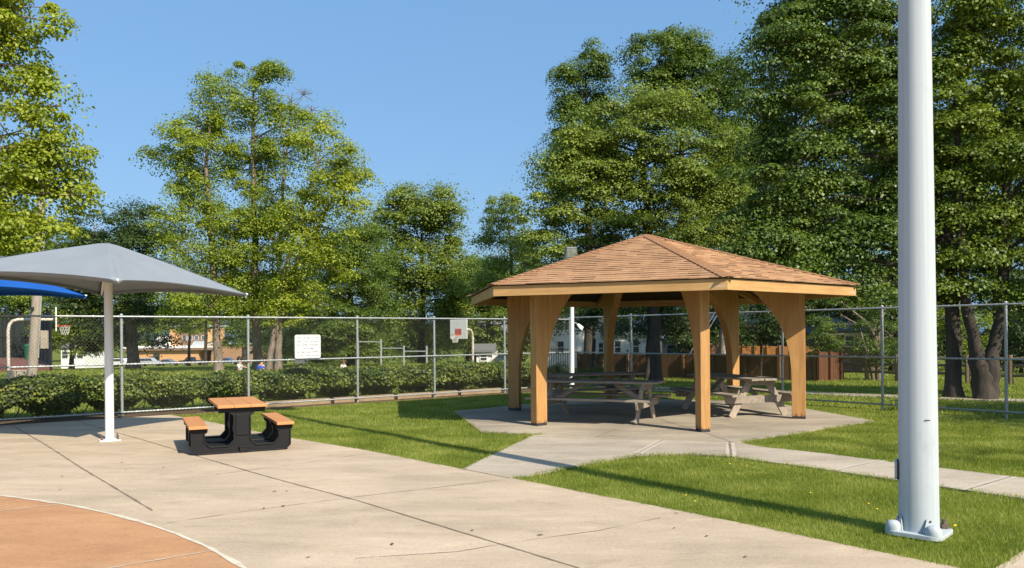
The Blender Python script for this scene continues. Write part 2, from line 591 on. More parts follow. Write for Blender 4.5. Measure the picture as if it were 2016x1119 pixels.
def shingle_material():
    m, n, l, b = new_mat('brown_shingles')
    tc = n.new('ShaderNodeTexCoord')
    bt = n.new('ShaderNodeTexBrick')
    bt.offset = 0.37
    bt.squash = 0.8
    bt.squash_frequency = 3
    bt.inputs['Scale'].default_value = 1.0
    bt.inputs['Brick Width'].default_value = 0.20
    bt.inputs['Row Height'].default_value = 0.1559
    bt.inputs['Mortar Size'].default_value = 0.004
    bt.inputs['Bias'].default_value = -0.1
    bt.inputs['Color1'].default_value = (0.46, 0.27, 0.145, 1)
    bt.inputs['Color2'].default_value = (0.27, 0.14, 0.072, 1)
    bt.inputs['Mortar'].default_value = (0.08, 0.042, 0.028, 1)
    l.new(tc.outputs['UV'], bt.inputs['Vector'])
    nz = noise(n, l, tc.outputs['UV'], 3.0, 4, 0.7)
    gr = noise(n, l, tc.outputs['UV'], 90.0, 3, 0.7)
    r = ramp(n, [(0.3, (0.78, 0.76, 0.74)), (0.7, (1.12, 1.1, 1.1))])
    l.new(nz.outputs['Fac'], r.inputs[0])
    c = mixc(n, l, 0.9, bt.outputs[0], r.outputs[0], 'MULTIPLY')
    c = mixc(n, l, 0.5, c, (0.47, 0.285, 0.155))
    r2 = ramp(n, [(0.3, (0.7, 0.7, 0.7)), (0.7, (1.3, 1.3, 1.3))])
    l.new(gr.outputs['Fac'], r2.inputs[0])
    c = mixc(n, l, 0.5, c, r2.outputs[0], 'MULTIPLY')
    l.new(c, b.inputs['Base Color'])
    b.inputs['Roughness'].default_value = 0.92
    b.inputs['Specular IOR Level'].default_value = 0.2
    return m


M['shingle'] = shingle_material()


def shingle_edge_shade_material():
    m, n, l, b = new_mat('shingle_butt_edges_shade')
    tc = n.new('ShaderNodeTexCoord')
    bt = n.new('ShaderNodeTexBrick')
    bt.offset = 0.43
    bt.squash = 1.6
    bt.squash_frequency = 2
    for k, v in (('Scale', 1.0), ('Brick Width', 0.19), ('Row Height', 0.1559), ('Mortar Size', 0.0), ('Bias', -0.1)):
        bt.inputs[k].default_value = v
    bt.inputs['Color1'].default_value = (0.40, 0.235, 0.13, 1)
    bt.inputs['Color2'].default_value = (0.07, 0.036, 0.022, 1)  # dark segments paint the shadow gaps under the tabs, like a printed band
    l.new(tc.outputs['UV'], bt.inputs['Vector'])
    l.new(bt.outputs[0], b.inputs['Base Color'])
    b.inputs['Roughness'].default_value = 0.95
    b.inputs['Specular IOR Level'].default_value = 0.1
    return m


M['shingle_edge_shade'] = shingle_edge_shade_material()


def pole_material():
    """grey-white painted steel with long vertical streaks"""
    m, n, l, b = new_mat('pole_paint')
    t = noise(n, l, mapping(n, l, (16, 16, 0.12)), 2.0, 4, 0.6)
    r = ramp(n, [(0.3, (0.375, 0.42, 0.445)), (0.7, (0.45, 0.495, 0.52))])
    l.new(t.outputs['Fac'], r.inputs[0])
    g = noise(n, l, mapping(n, l, (1, 1, 0.7)), 2.6, 5, 0.7)
    r2 = ramp(n, [(0.28, (0.80, 0.80, 0.79)), (0.42, (1, 1, 1))])
    l.new(g.outputs['Fac'], r2.inputs[0])
    c = mixc(n, l, 0.55, r.outputs[0], r2.outputs[0], 'MULTIPLY')
    l.new(c, b.inputs['Base Color'])
    b.inputs['Roughness'].default_value = 0.75
    b.inputs['Specular IOR Level'].default_value = 0.15
    return m


M['pole'] = pole_material()

# ------------------------------------------------------------------ the ground
LA = Vector((-8.12, 16.18, 0))            # left fence: a post, and the corner it runs to
CORNER = Vector((1.8, 23.6, 0))
RB = Vector((9.36, 14.76, 0))             # right fence: a post near the frame's edge
LDIR = (CORNER - LA).normalized()
RDIR = (RB - CORNER).normalized()
LN = Vector((-LDIR.y, LDIR.x, 0))         # away from the plaza
RN = Vector((-RDIR.y, RDIR.x, 0))


def axis_steps(lo, hi, fine, near):
    out, x = [], 0.0
    while x < hi:
        out.append(x); x += fine if x < near else max(fine, (x - near) * 0.18 + fine)
    out.append(hi)
    x = 0.0
    neg = []
    while x > lo:
        x -= fine if -x < near else max(fine, (-x - near) * 0.18 + fine)
        neg.append(max(x, lo))
    return sorted(set(neg + out))


xs = axis_steps(-700, 700, 3.0, 30)
ys = axis_steps(-80, 1100, 3.0, 60)
mb = MB()
nx = len(xs)
mb.add([(x, y, tz(x, y)) for y in ys for x in xs],
       [(j * nx + i, j * nx + i + 1, (j + 1) * nx + i + 1, (j + 1) * nx + i) for j in range(len(ys) - 1) for i in range(nx - 1)])
o = mb.build('lawn', M['lawn'], smooth=True, fix=False)
tag(o, kind='structure')

plaza_edge = [(348, 819), (428, 833), (509, 850), (571, 862), (714, 885), (900, 921.5), (1006, 940.5), (1142, 968),
              (1324, 1002.5), (1500, 1038), (1657, 1071), (1813, 1103), (1880, 1116), (1935, 1129), (1965, 1115), (2016, 1083), (2200, 990)]
pz = [G(*p) for p in plaza_edge]
fl = LA - LN * 0.12
plaza_poly = [fl - LDIR * 18] + [fl - LDIR * 0.0 + LDIR * 0.9] + pz + [Vector((14, 6.5, 0)), Vector((14, -12, 0)), Vector((-25, -12, 0))]
slab('plaza', plaza_poly, 0.0, M['plaza'])

path_px = [(908, 923), (1050, 856), (1180, 850), (1430, 858), (1470, 873), (1500, 879), (1640, 894), (1771, 911), (2016, 940), (2400, 985),
           (2400, 1050), (2016, 981), (1765, 944.5), (1620, 923), (1500, 907), (1440, 899), (1380, 894.5), (1320, 893.5), (1260, 896),
           (1190, 906), (1110, 922), (1030, 938), (1000, 945), (940, 935)]
path_poly = [G(*p) for p in path_px]
slab('path', path_poly, -0.004, M['path'])

GC = Vector((2.75, 15.87, 0))             # gazebo centre
GA = [R(-141.5 + 60 * k) for k in range(6)]
pad_poly = [GC + Vector((4.22 * math.cos(a), 4.22 * math.sin(a), 0)) for a in GA]
pad_poly[5] = pad_poly[5] + Vector((-0.1, -0.6, 0))
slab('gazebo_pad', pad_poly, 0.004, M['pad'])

# mulch strip and lawn edge along the left fence
mp_ = [LA - LDIR * 18 - LN * 0.12, CORNER - LN * 0.1 - LDIR * 0.4, CORNER + LN * 0.9 - LDIR * 0.4, LA - LDIR * 18 + LN * 0.9]
slab('mulch_bed', mp_, -0.012, M['mulch'])


def strip(mb, a, b, w, z):
    a, b = Vector((a[0], a[1], z)), Vector((b[0], b[1], z))
    s = (b - a).cross(Vector((0, 0, 1))).normalized() * (w / 2)
    mb.add([a - s, b - s, b + s, a + s], [(0, 1, 2, 3)])


def polystrip(pts, w, z, name, mat, jit=0.0):
    mb = MB()
    pts = [Vector((p[0], p[1], z)) for p in pts]
    fine = []
    for a, b in zip(pts[:-1], pts[1:]):
        k = max(1, int((b - a).length / 0.12))
        fine += [a.lerp(b, i / k) for i in range(k)]
    fine.append(pts[-1])
    vs, fs = [], []
    for i, p in enumerate(fine):
        d = (fine[min(i + 1, len(fine) - 1)] - fine[max(i - 1, 0)]).normalized()
        s = Vector((-d.y, d.x, 0))
        h = w / 2 * (1 + random.uniform(-jit, jit))
        o_ = s * random.uniform(-jit, jit) * w * 0.3
        vs += [p - s * h + o_, p + s * h + o_]
    for i in range(len(fine) - 1):
        fs.append((2 * i, 2 * i + 2, 2 * i + 3, 2 * i + 1))
    mb.add(vs, fs)
    return tag(mb.build(name, mat, fix=False), kind='structure')


M['tooled'] = plain('tooled_joint_margin', (0.50, 0.44, 0.36), (0.44, 0.385, 0.31), 12, 0.9)


def joint(px, w=0.014, jit=0.5, z=0.0035):
    return polystrip([G(*p) for p in px], w, z, 'pavement_joint', M['joint'], jit)


joint([(20, 836), (90, 876), (165, 925), (235, 966), (300, 1006)], 0.022)
joint([(150, 829), (230, 852), (300, 872), (390, 899), (530, 940), (700, 985), (900, 1046), (1140, 1119)], 0.018)
joint([(240, 958), (410, 937), (560, 917), (760, 888)], 0.006, 0.9)
joint([(330, 1030), (480, 1008), (560, 997), (690, 980), (830, 964), (1000, 944)], 0.007, 0.9)
joint([(700, 1100), (900, 1087), (1010, 1068), (1180, 1045), (1300, 1020)], 0.006, 0.9)
joint([(1440, 899), (1437, 871)], 0.03, 0.3)
joint([(1254, 893), (1305, 866)], 0.016, 0.3, 0.001)
joint([(1440, 871), (1382, 851), (1300, 827)], 0.012, 0.4, 0.0075)
joint([(1175, 861), (1212, 846)], 0.012, 0.4, 0.0075)
joint([(1650, 926), (1738, 906)], 0.014, 0.3, 0.001)
joint([(1902, 965), (1992, 938)], 0.016, 0.3, 0.001)
for px in ([(1254, 893), (1305, 866)], [(1440, 899), (1437, 871)], [(1650, 926), (1738, 906)], [(1902, 965), (1992, 938)]):
    polystrip([G(*p) for p in px], 0.13, -0.0015, 'pavement_joint', M['tooled'], .1)
joint([(906, 923), (1004, 942)], 0.02, 0.4, 0.003)
joint([(1054, 860), (1180, 863), (1300, 867), (1445, 871)], 0.012, 0.4, 0.0075)

# orange painted circle with white border
ca, cb_, cc = G(0, 977), G(230, 1016), G(480, 1119)


def circ(a, b, c):
    ax, ay, bx, by, cx, cy = a.x, a.y, b.x, b.y, c.x, c.y
    d = 2 * (ax * (by - cy) + bx * (cy - ay) + cx * (ay - by))
    ux = ((ax * ax + ay * ay) * (by - cy) + (bx * bx + by * by) * (cy - ay) + (cx * cx + cy * cy) * (ay - by)) / d
    uy = ((ax * ax + ay * ay) * (cx - bx) + (bx * bx + by * by) * (ax - cx) + (cx * cx + cy * cy) * (bx - ax)) / d
    return Vector((ux, uy, 0)), math.hypot(ax - ux, ay - uy)


CC, CR = circ(ca, cb_, cc)
mb = MB()
mb.add([(CC.x + CR * math.cos(2 * math.pi * k / 160), CC.y + CR * math.sin(2 * math.pi * k / 160), 0.004) for k in range(160)], [tuple(range(160))])
tag(mb.build('orange_painted_circle', M['orange'], fix=False), kind='structure')
polystrip([(CC.x + CR * math.cos(2 * math.pi * k / 160), CC.y + CR * math.sin(2 * math.pi * k / 160)) for k in range(161)], 0.04, 0.008,
          'painted_border_line', M['white_line'], 0.5)
for pa, pb in (((-60, 1014), (125, 994)), ((200, 1123), (425, 1085))):
    polystrip([G(*pa), G(*pb)], 0.016, 0.0085, 'painted_line', M['white_line'], 0.4)

# ------------------------------------------------------------------ grass blades
def in_poly(px, py, poly):
    inside = np.zeros(len(px), bool)
    n = len(poly)
    for i in range(n):
        x1, y1 = poly[i][0], poly[i][1]
        x2, y2 = poly[(i + 1) % n][0], poly[(i + 1) % n][1]
        c = ((y1 > py) != (y2 > py)) & (px < (x2 - x1) * (py - y1) / ((y2 - y1) + 1e-12) + x1)
        inside ^= c
    return inside


def blades(n, y0, y1, wd, ht, inside_fence=True):
    yy = np.sqrt(rng.uniform(y0 * y0, y1 * y1, n))
    uu = rng.uniform(-0.68, 0.72, n)
    xx = uu * yy
    keep = ~in_poly(xx, yy, plaza_poly) & ~in_poly(xx, yy, path_poly) & ~in_poly(xx, yy, pad_poly) & ~in_poly(xx, yy, mp_)
    sl_ = (xx - LA.x) * LN.x + (yy - LA.y) * LN.y
    sr_ = (xx - CORNER.x) * RN.x + (yy - CORNER.y) * RN.y
    ins = (sl_ < -0.05) & (sr_ < 0.0)
    keep &= ins if inside_fence else ~ins
    xx, yy = xx[keep], yy[keep]
    n = len(xx)
    zz = np.array([tz(a, b) for a, b in zip(xx, yy)]) if not inside_fence else np.full(n, -0.03)
    patch = 0.75 + 0.5 * (np.sin(xx * 1.7 + np.sin(yy * 1.3) * 2) * np.cos(yy * 1.1 + np.sin(xx * .9) * 2) * .5 + .5)
    a = rng.uniform(0, 2 * np.pi, n)
    h = ht * rng.uniform(0.45, 1.25, n) * patch
    w = wd * rng.uniform(0.6, 1.3, n)
    lean = h * rng.uniform(0.1, 1.0, n)
    la = rng.uniform(0, 2 * np.pi, n)
    v = np.zeros((n, 3, 3))
    v[:, 0] = np.stack([xx - np.cos(a) * w / 2, yy - np.sin(a) * w / 2, zz - .01], 1)
    v[:, 1] = np.stack([xx + np.cos(a) * w / 2, yy + np.sin(a) * w / 2, zz - .01], 1)
    v[:, 2] = np.stack([xx + np.cos(la) * lean, yy + np.sin(la) * lean, zz + h], 1)
    return v.reshape(-1, 3)


def edge_blades(poly, per_m, wd, ht):
    out = []
    m = len(poly)
    for i in range(m):
        a, b = np.array(poly[i][:2]), np.array(poly[(i + 1) % m][:2])
        L_ = np.linalg.norm(b - a)
        k = int(L_ * per_m)
        if k == 0 or max(abs(a[0]), abs(b[0])) > 13.5 or min(a[1], b[1]) < 4: continue
        t = rng.uniform(0, 1, k)
        dd = (b - a) / L_
        nn = np.array([-dd[1], dd[0]])
        side = rng.normal(0, 0.022, k)
        clump_ = 0.5 + 0.5 * np.sin(t * L_ * 5 + np.sin(t * L_ * 13) * 1.5)
        p = a + np.outer(t, b - a) + np.outer(side, nn)
        keep = np.ones(k, bool)
        for q in (plaza_poly, path_poly, pad_poly):
            if q is not poly: keep &= ~in_poly(p[:, 0], p[:, 1], q)
        keep &= ((p[:, 0] - LA.x) * LN.x + (p[:, 1] - LA.y) * LN.y < -.2)
        p, clump_ = p[keep], clump_[keep]
        k = len(p)
        an, la = rng.uniform(0, 6.28, k), rng.uniform(0, 6.28, k)
        h = ht * rng.uniform(0.5, 1.2, k) * (0.5 + clump_)
        w = wd * rng.uniform(.6, 1.3, k)
        ln = h * rng.uniform(.3, 1.3, k)
        v = np.zeros((k, 3, 3))
        v[:, 0] = np.stack([p[:, 0] - np.cos(an) * w / 2, p[:, 1] - np.sin(an) * w / 2, np.full(k, -.03)], 1)
        v[:, 1] = np.stack([p[:, 0] + np.cos(an) * w / 2, p[:, 1] + np.sin(an) * w / 2, np.full(k, -.03)], 1)
        v[:, 2] = np.stack([p[:, 0] + np.cos(la) * ln, p[:, 1] + np.sin(la) * ln, -.01 + h], 1)
        out.append(v.reshape(-1, 3))
    return np.concatenate(out)


gv = np.concatenate([edge_blades(q, 380, .008, .034) for q in (plaza_poly, path_poly, pad_poly)] + [blades(260000, 5.0, 9.0, 0.0055, 0.036), blades(420000, 9.0, 14.0, 0.0085, 0.036), blades(200000, 14.0, 24.0, 0.014, 0.038)])
tag(quads_mesh('grass', gv, 3, L_GRASS), 'short mown grass of the lawns round the gazebo', 'grass', kind='stuff')
gv = np.concatenate([blades(90000, 15.0, 34.0, 0.03, 0.07, False), blades(70000, 34.0, 70.0, 0.06, 0.09, False)])
tag(quads_mesh('grass', gv, 3, L_GRASS), 'park grass beyond the chain link fence', 'grass', kind='stuff')

# ------------------------------------------------------------------ chain link fences
def fence(name, label, A, B, tpost, ext0, ext1, top=2.12, mid=1.10, bot=0.10):
    d = (B - A)
    Lg = d.length
    u = d.normalized()
    th = thing(name, A, label, 'fence')
    a = u * (-ext0)
    b = u * (Lg + ext1)
    for z, nm in ((top - 0.025, 'top_rail'), (mid, 'middle_rail'), (bot, 'bottom_rail')):
        mb = MB().tube([a + Vector((0, 0, z)), b + Vector((0, 0, z))], 0.019, 10)
        s = 0.25
        while s < Lg + ext0 + ext1:
            c = a + u * s + Vector((0, 0, z))
            mb.tube([c - u * 0.012, c + u * 0.012], 0.0235, 8)
            s += 0.42 + random.uniform(-.05, .05)
        mb.build(nm, M['galv'], th, smooth=True)
    nrm = Vector((-u.y, u.x, 0))
    for t in tpost:
        p = u * t + nrm * 0.05
        mb = MB().tube([p + Vector((0, 0, -0.1)), p + Vector((0, 0, top + 0.0))], 0.029, 12)
        mb.sphere(p + Vector((0, 0, top + .01)), 0.036, 10, 6, (1, 1, .8))
        mb.tube([p + Vector((0, 0, mid - .03)), p + Vector((0, 0, mid + .03))], 0.034, 12)
        mb.build('post', M['galv'], th, smooth=True)
    # woven wire: two families of slanted wires
    H = top - 0.03 - (bot - 0.04)
    z0 = bot - 0.04
    vs = []
    pitch = 0.072
    rr = 0.0014
    tri = [(math.cos(k * 2.0944), math.sin(k * 2.0944)) for k in range(3)]
    for sgn in (1, -1):
        s = -ext0 - H
        while s < Lg + ext1 + H:
            x0, x1 = (s, s + H) if sgn > 0 else (s + H, s)
            za, zb = z0, z0 + H
            lo, hi = -ext0, Lg + ext1
            # clip
            def clip(xa, za_, xb, zb_):
                if xa < lo: za_, xa = za_ + (lo - xa) * (zb_ - za_) / (xb - xa), lo
                if xa > hi: za_, xa = za_ + (hi - xa) * (zb_ - za_) / (xb - xa), hi
                return xa, za_
            if max(x0, x1) > lo and min(x0, x1) < hi:
                p0 = clip(x0, za, x1, zb)
                p1 = clip(x1, zb, x0, za)
                off = nrm * (-0.026 + sgn * 0.0025)
                ends = []
                for (sx, sz) in (p0, p1):
                    c = u * sx + off + Vector((0, 0, sz))
                    for i, j in tri:
                        ends.append(c + nrm * (rr * i) + (u * (-0.707 * sgn) + Vector((0, 0, .707))) * (rr * j))
                for k in range(3):
                    k2 = (k + 1) % 3
                    vs += [ends[k], ends[k2], ends[3 + k2], ends[3 + k]]
            s += pitch
    q = quads_mesh('chain_link_mesh', np.array([tuple(p) for p in vs]), 4, M['wire'], th)
    return th


LL = (CORNER - LA).length
fence('chain_link_fence', 'long galvanised chain link fence in front of the clipped hedge', LA, CORNER,
      [-2.6, 0.0, 0.2125 * LL, 0.4317 * LL, 0.612 * LL, 0.80 * LL, LL - .02], 5.0, 0.0)
RL = (RB - CORNER).length
fence('chain_link_fence', 'galvanised chain link fence running behind the gazebo to the right edge', CORNER, RB,
      [RL * k / 5 for k in (1, 2, 3, 4, 5, 6)], 0.0, 4.0, top=2.17)

# landscape timbers under the hedge
for k, (pa, pb) in enumerate((((520, 787), (650, 779)), ((655, 779), (775, 772)), ((780, 771), (900, 765)), ((905, 764.5), (985, 761)))):
    a, b = ray(*pa)[0], ray(*pb)[0]
    def on_line(u_, off):
        base = LA + LN * off
        t = (u_ * base.y - base.x) / (LDIR.x - u_ * LDIR.y)
        return base + LDIR * t
    p, q = on_line(a, 0.22), on_line(b, 0.22)
    mid_ = (p + q) / 2
    th = MB().box((0, 0, 0.055), ((q - p).length - .02, 0.12, 0.15)).build('landscape_timber', M['timber'], bevel=0.015)
    th.location = mid_
    th.rotation_euler = (0, 0, math.atan2(LDIR.y, LDIR.x) + random.uniform(-.006, .006))
    tag(th, ['weathered timber edging below hedge, nearest the black table', 'weathered timber edging below hedge, second from the black table',
             'weathered timber edging below hedge, second from the gazebo', 'weathered timber edging below hedge, nearest the gazebo'][k], 'timber', 'timbers edging the hedge bed')

# ------------------------------------------------------------------ foliage machinery
STATS = []


def leaves_at(pos, L, droop=0.35, spread=0.45, face=None):
    """kite-shaped folded leaves; face: the way each leaf tends to face"""
    n = len(pos)
    nr = np.stack([rng.normal(0, spread, n), rng.normal(0, spread, n), np.full(n, 0.45) + rng.normal(0, .2, n)], 1)
    if face is not None:
        nr += face
    nr /= np.linalg.norm(nr, axis=1, keepdims=True)
    a = np.stack([rng.normal(0, 1, n), rng.normal(0, 1, n), rng.normal(-droop, 0.35, n)], 1)
    a -= nr * (a * nr).sum(1, keepdims=True) * 0.8
    a /= np.linalg.norm(a, axis=1, keepdims=True)
    b = np.cross(nr, a)
    b /= np.linalg.norm(b, axis=1, keepdims=True) + 1e-9
    l = (L * rng.uniform(0.6, 1.35, n))[:, None]
    v = np.zeros((n, 4, 3))
    v[:, 0] = pos
    v[:, 1] = pos + a * l * 0.45 + b * l * 0.40 + nr * l * 0.07
    v[:, 2] = pos + a * l - nr * l * 0.14
    v[:, 3] = pos + a * l * 0.45 - b * l * 0.40 + nr * l * 0.07
    return v.reshape(-1, 3)


def curve_pts(a, b, sag, n=6, jit=0.0):
    out = []
    for i in range(n + 1):
        t = i / n
        p = a.lerp(b, t)
        p = p + Vector((0, 0, sag * math.sin(math.pi * t)))
        if 0 < i < n and jit:
            p += Vector((random.uniform(-jit, jit), random.uniform(-jit, jit), random.uniform(-jit, jit)))
        out.append(p)
    return out


def tree(name, label, d, trunks, blobs, leafmat, bark, leaf=0.13, clump=0.7, dens=1.0, per=46, flat=0.42, twigs=0.25,
         spread=0.55, droop=0.35, group=None, cat='tree', shell=0.45, depth=1.0, limbs=True, base_z=None):
    """trunks: list of [(px, py, width_px), ...] from the ground up, at distance d.
    blobs: (px, py, rx_px, ry_px[, distance offset in m]) lobes of the crown."""
    k = d / F
    b0 = P(trunks[0][0][0], trunks[0][0][1], d)
    gz = tz(b0.x, b0.y) if base_z is None else base_z
    base = Vector((b0.x, b0.y, gz))
    th = thing(name, base, label, cat, group)
    tb = MB()
    tr_pts = []
    for tr in trunks:
        pts, rad = [], []
        for i, q in enumerate(tr):
            p = P(q[0], q[1], d + (q[3] if len(q) > 3 else 0)) - base
            if i == 0:
                p.z = -0.15 + (0 if len(tr) < 2 else 0)
            pts.append(p)
            rad.append(q[2] * k / 2)
        fp, fr = [], []
        for i in range(len(pts) - 1):
            m = 4
            for j in range(m):
                t = j / m
                fp.append(pts[i].lerp(pts[i + 1], t) + (Vector((random.uniform(-1, 1), random.uniform(-1, 1), 0)) * rad[i] * 0.22 if (i or j) else Vector((0, 0, 0))))
                r = rad[i] * (1 - t) + rad[i + 1] * t
                if i == 0 and j == 0: r *= 1.55
                if i == 0 and j == 1: r *= 1.05
                fr.append(r)
        fp.append(pts[-1]); fr.append(rad[-1])
        tb.tube(fp, fr, 10)
        tr_pts += list(zip(fp, fr))
    cl, csz = [], []
    B = []
    for q in blobs:
        c = P(q[0], q[1], d) - base
        off = q[4] if len(q) > 4 else random.uniform(-0.5, 0.5) * q[2] * k * depth
        c.y += off
        c.x += off * c.x / max(d, 1) * 0
        rx, rz = q[2] * k, q[3] * k
        ry = (rx + rz) * 0.5 * depth
        B.append((c, rx, ry, rz))
    cen = sum((b[0] for b in B), Vector()) / len(B)
    for (c, rx, ry, rz) in B:
        if limbs:
            cand = [(p, r) for p, r in tr_pts if p.z < c.z - 0.15 * abs(rz)] or tr_pts[:1]
            sp, r0 = min(cand, key=lambda q: (q[0] - c).length + 0.25 * abs(q[0].z - c.z))
            ln = (c - sp).length
            rr = min(r0 * 0.6, 0.018 * ln + 0.02)
            cp = curve_pts(sp, c, 0.10 * ln, 5, 0.03 * ln)
            tb.tube(cp, [rr * (1 - 0.75 * i / 5) for i in range(6)], 6)
        vol = (rx * ry * rz) ** (2 / 3)
        nc = max(3, int(dens * vol / (clump * clump) * 6.0))
        dirs = rng.normal(0, 1, (nc, 3))
        dirs /= np.linalg.norm(dirs, axis=1, keepdims=True)
        rad = (shell + (1.08 - shell) * rng.uniform(0, 1, nc) ** 0.7)
        pp = np.array(c) + dirs * rad[:, None] * np.array([rx, ry, rz])
        cl.append(pp)
        if limbs:
            for p in pp:
                if random.random() < twigs:
                    e = Vector(p)
                    ln = (e - c).length
                    tb.tube(curve_pts(c, e, 0.06 * ln, 3, 0.05 * ln), [0.010 * ln + .012, 0.007 * ln + .008, 0.012, 0.006], 4, False)
    C = np.concatenate(cl)
    C = C[C[:, 2] > 0.25]
    q_ = C / (clump * 1.25) + rng.uniform(0, 30, 3)
    gapn = np.sin(q_[:, 0] * 2.1 + 1.3 * np.sin(q_[:, 2] * 1.7)) + np.sin(q_[:, 1] * 2.3 + q_[:, 2]) + np.sin(q_[:, 2] * 3.1 + 1.1 * np.sin(q_[:, 0] * 1.3))
    C = C[gapn > -1.15]
    n = int(len(C) * per * 6.4)
    STATS.append((name, n))
    ci = rng.integers(0, len(C), n)
    sz = (clump * np.exp(rng.normal(-0.12, 0.38, len(C))))[ci]
    dv = rng.normal(0, 1, (n, 3))
    dv[:, 2] = np.where(rng.uniform(0, 1, n) < 0.8, np.abs(dv[:, 2]), dv[:, 2])
    dv /= np.linalg.norm(dv, axis=1, keepdims=True)
    rr_ = np.where(rng.uniform(0, 1, n) < 0.75, rng.normal(0.92, 0.16, n), rng.uniform(0.2, 0.9, n))
    off = dv * (sz * rr_)[:, None] * np.array([1, 1, flat])
    rad2 = (off[:, 0] ** 2 + off[:, 1] ** 2)
    pos = C[ci] + off
    pos[:, 2] -= rad2 / sz * 0.30
    ok = pos[:, 2] > 0.1
    pos, dv = pos[ok], dv[ok]
    tb.build('trunk', bark, th, smooth=True)
    quads_mesh('crown', leaves_at(pos, leaf * 0.52, droop, spread * 0.8, dv * 1.0), 4, leafmat, th)
    return th


# ------------------------------------------------------------------ hedge
def hedge():
    u0, u1 = -6.0, LL - 0.9
    base = LA + LDIR * u0 + LN * 1.0
    th = thing('hedge', base, 'long clipped leafy hedge behind the chain link fence', 'hedge')
    Lh = u1 - u0
    n = 150000
    s = rng.uniform(0, Lh, n)
    bump_ = 0.05 * np.sin(s * 3.1) + 0.06 * np.sin(s * 1.3 + 1) + 0.03 * np.sin(s * 7.7)
    top = 0.755 + bump_ * 0.6
    face = rng.uniform(0, 1, n)
    gap = 0.5 + 0.5 * np.sin(s * 2 * np.pi / 1.25 + 0.6 * np.sin(s))
    low = 0.06 + 0.26 * gap ** 3
    v_ = low + (top - low) * rng.uniform(0, 1, n) ** 0.8
    w = -0.5 + rng.normal(0, 0.07, n) - 0.06 * np.sin(s * 5 + v_ * 6)
    v_[face > 0.55] = (top + rng.normal(0, .028, n))[face > 0.55]
    w[face > 0.55] = rng.uniform(-.5, .5, n)[face > 0.55]
    deep = face > 0.86
    v_[deep] = (low + (top - low) * rng.uniform(0, 1, n))[deep]
    w[deep] = rng.uniform(-.4, .5, n)[deep]
    taper = np.clip((v_ - 0.05) / 0.35, 0.45, 1)
    w *= taper
    # a few shoots over the clipped line
    sh = rng.uniform(0, 1, n) < 0.012
    v_[sh] += rng.uniform(0.02, 0.13, sh.sum())
    # keep only as far as the camera could see
    pos = np.stack([LDIR.x * s + LN.x * w, LDIR.y * s + LN.y * w, v_], 1)
    fc = np.stack([LN.x * np.sign(w), LN.y * np.sign(w), np.zeros(n)], 1) * np.where(face > 0.55, 0.15, 0.7)[:, None]
    quads_mesh('foliage', leaves_at(pos, 0.056, 0.1, 0.6, fc), 4, L_HEDGE, th)
    k = 0.2
    while k < Lh:
        sb = MB()
        for j in range(random.randint(3, 6)):
            a = LDIR * (k + random.uniform(-.12, .12)) + LN * random.uniform(-.12, .12)
            b = a + LDIR * random.uniform(-.38, .38) + LN * random.uniform(-.36, .2) + Vector((0, 0, random.uniform(.35, .7)))
            sb.tube(curve_pts(a, b, -0.05, 3, .03), [0.016, .013, .010, .006], 5, False)
        sb.build('stem', M['bark'], th)
        k += random.uniform(.45, .8)


hedge()

# ------------------------------------------------------------------ trees
tree('broadleaf_tree', 'yellow-green tree with hanging leafy boughs at the left edge', 22.0,
     [[(-150, 770, 44), (-140, 500, 36), (-130, 200, 28), (-120, -80, 18)]],
     [(-10, 40, 95, 60), (40, 20, 65, 40), (10, 130, 80, 60), (60, 190, 60, 50), (30, 270, 95, 60), (100, 275, 45, 40), (70, 350, 80, 45),
      (130, 385, 50, 28), (-10, 390, 80, 70), (40, 440, 80, 50), (-20, 500, 70, 50), (-110, 100, 120, 120), (-120, 330, 120, 140), (95, 45, 24, 22), (125, 210, 26, 20), (140, 300, 26, 22), (165, 385, 26, 18), (120, 330, 40, 30), (90, 440, 40, 30), (20, 470, 60, 40),
      (-60, -90, 150, 90)],
     L_YEL, M['bark'], leaf=0.19, clump=0.55, dens=1.0, per=30, flat=0.5, twigs=0.5, droop=0.8, spread=0.7)
tree('broadleaf_tree', 'tall airy lime tree with a pale straight trunk, behind the table', 37.7,
     [[(430, 731, 16), (425, 600, 13.5), (414, 450, 11), (405, 330, 7), (415, 230, 4)]],
     [(315, 305, 42, 28), (345, 275, 40, 30), (385, 250, 40, 40), (350, 340, 45, 38), (410, 320, 50, 48), (385, 400, 55, 50), (340, 440, 40, 35),
      (430, 430, 50, 50), (395, 500, 60, 42), (370, 560, 55, 40), (440, 540, 50, 48), (415, 190, 34, 34), (460, 480, 36, 60), (420, 605, 60, 30), (350, 625, 40, 22)],
     L_LIME, M['bark'], leaf=0.19, clump=0.72, dens=1.25, flat=0.6, per=38, twigs=0.55)
tree('broadleaf_tree', 'tallest lime tree in the group beyond the sign, open top', 39.0,
     [[(508, 729, 18), (505, 600, 15), (500, 430, 11), (498, 280, 7), (500, 150, 3)]],
     [(495, 140, 42, 26), (535, 150, 26, 26), (455, 165, 26, 24), (500, 200, 62, 36), (450, 230, 46, 40), (550, 215, 36, 34), (500, 270, 66, 42),
      (555, 300, 52, 40), (470, 330, 56, 46), (530, 380, 62, 48), (490, 440, 58, 50), (540, 470, 56, 46), (500, 540, 64, 46), (540, 585, 60, 38), (470, 600, 46, 32), (590, 250, 26, 22)],
     L_LIME, M['bark'], leaf=0.19, clump=0.74, dens=1.25, flat=0.6, per=38, twigs=0.55)
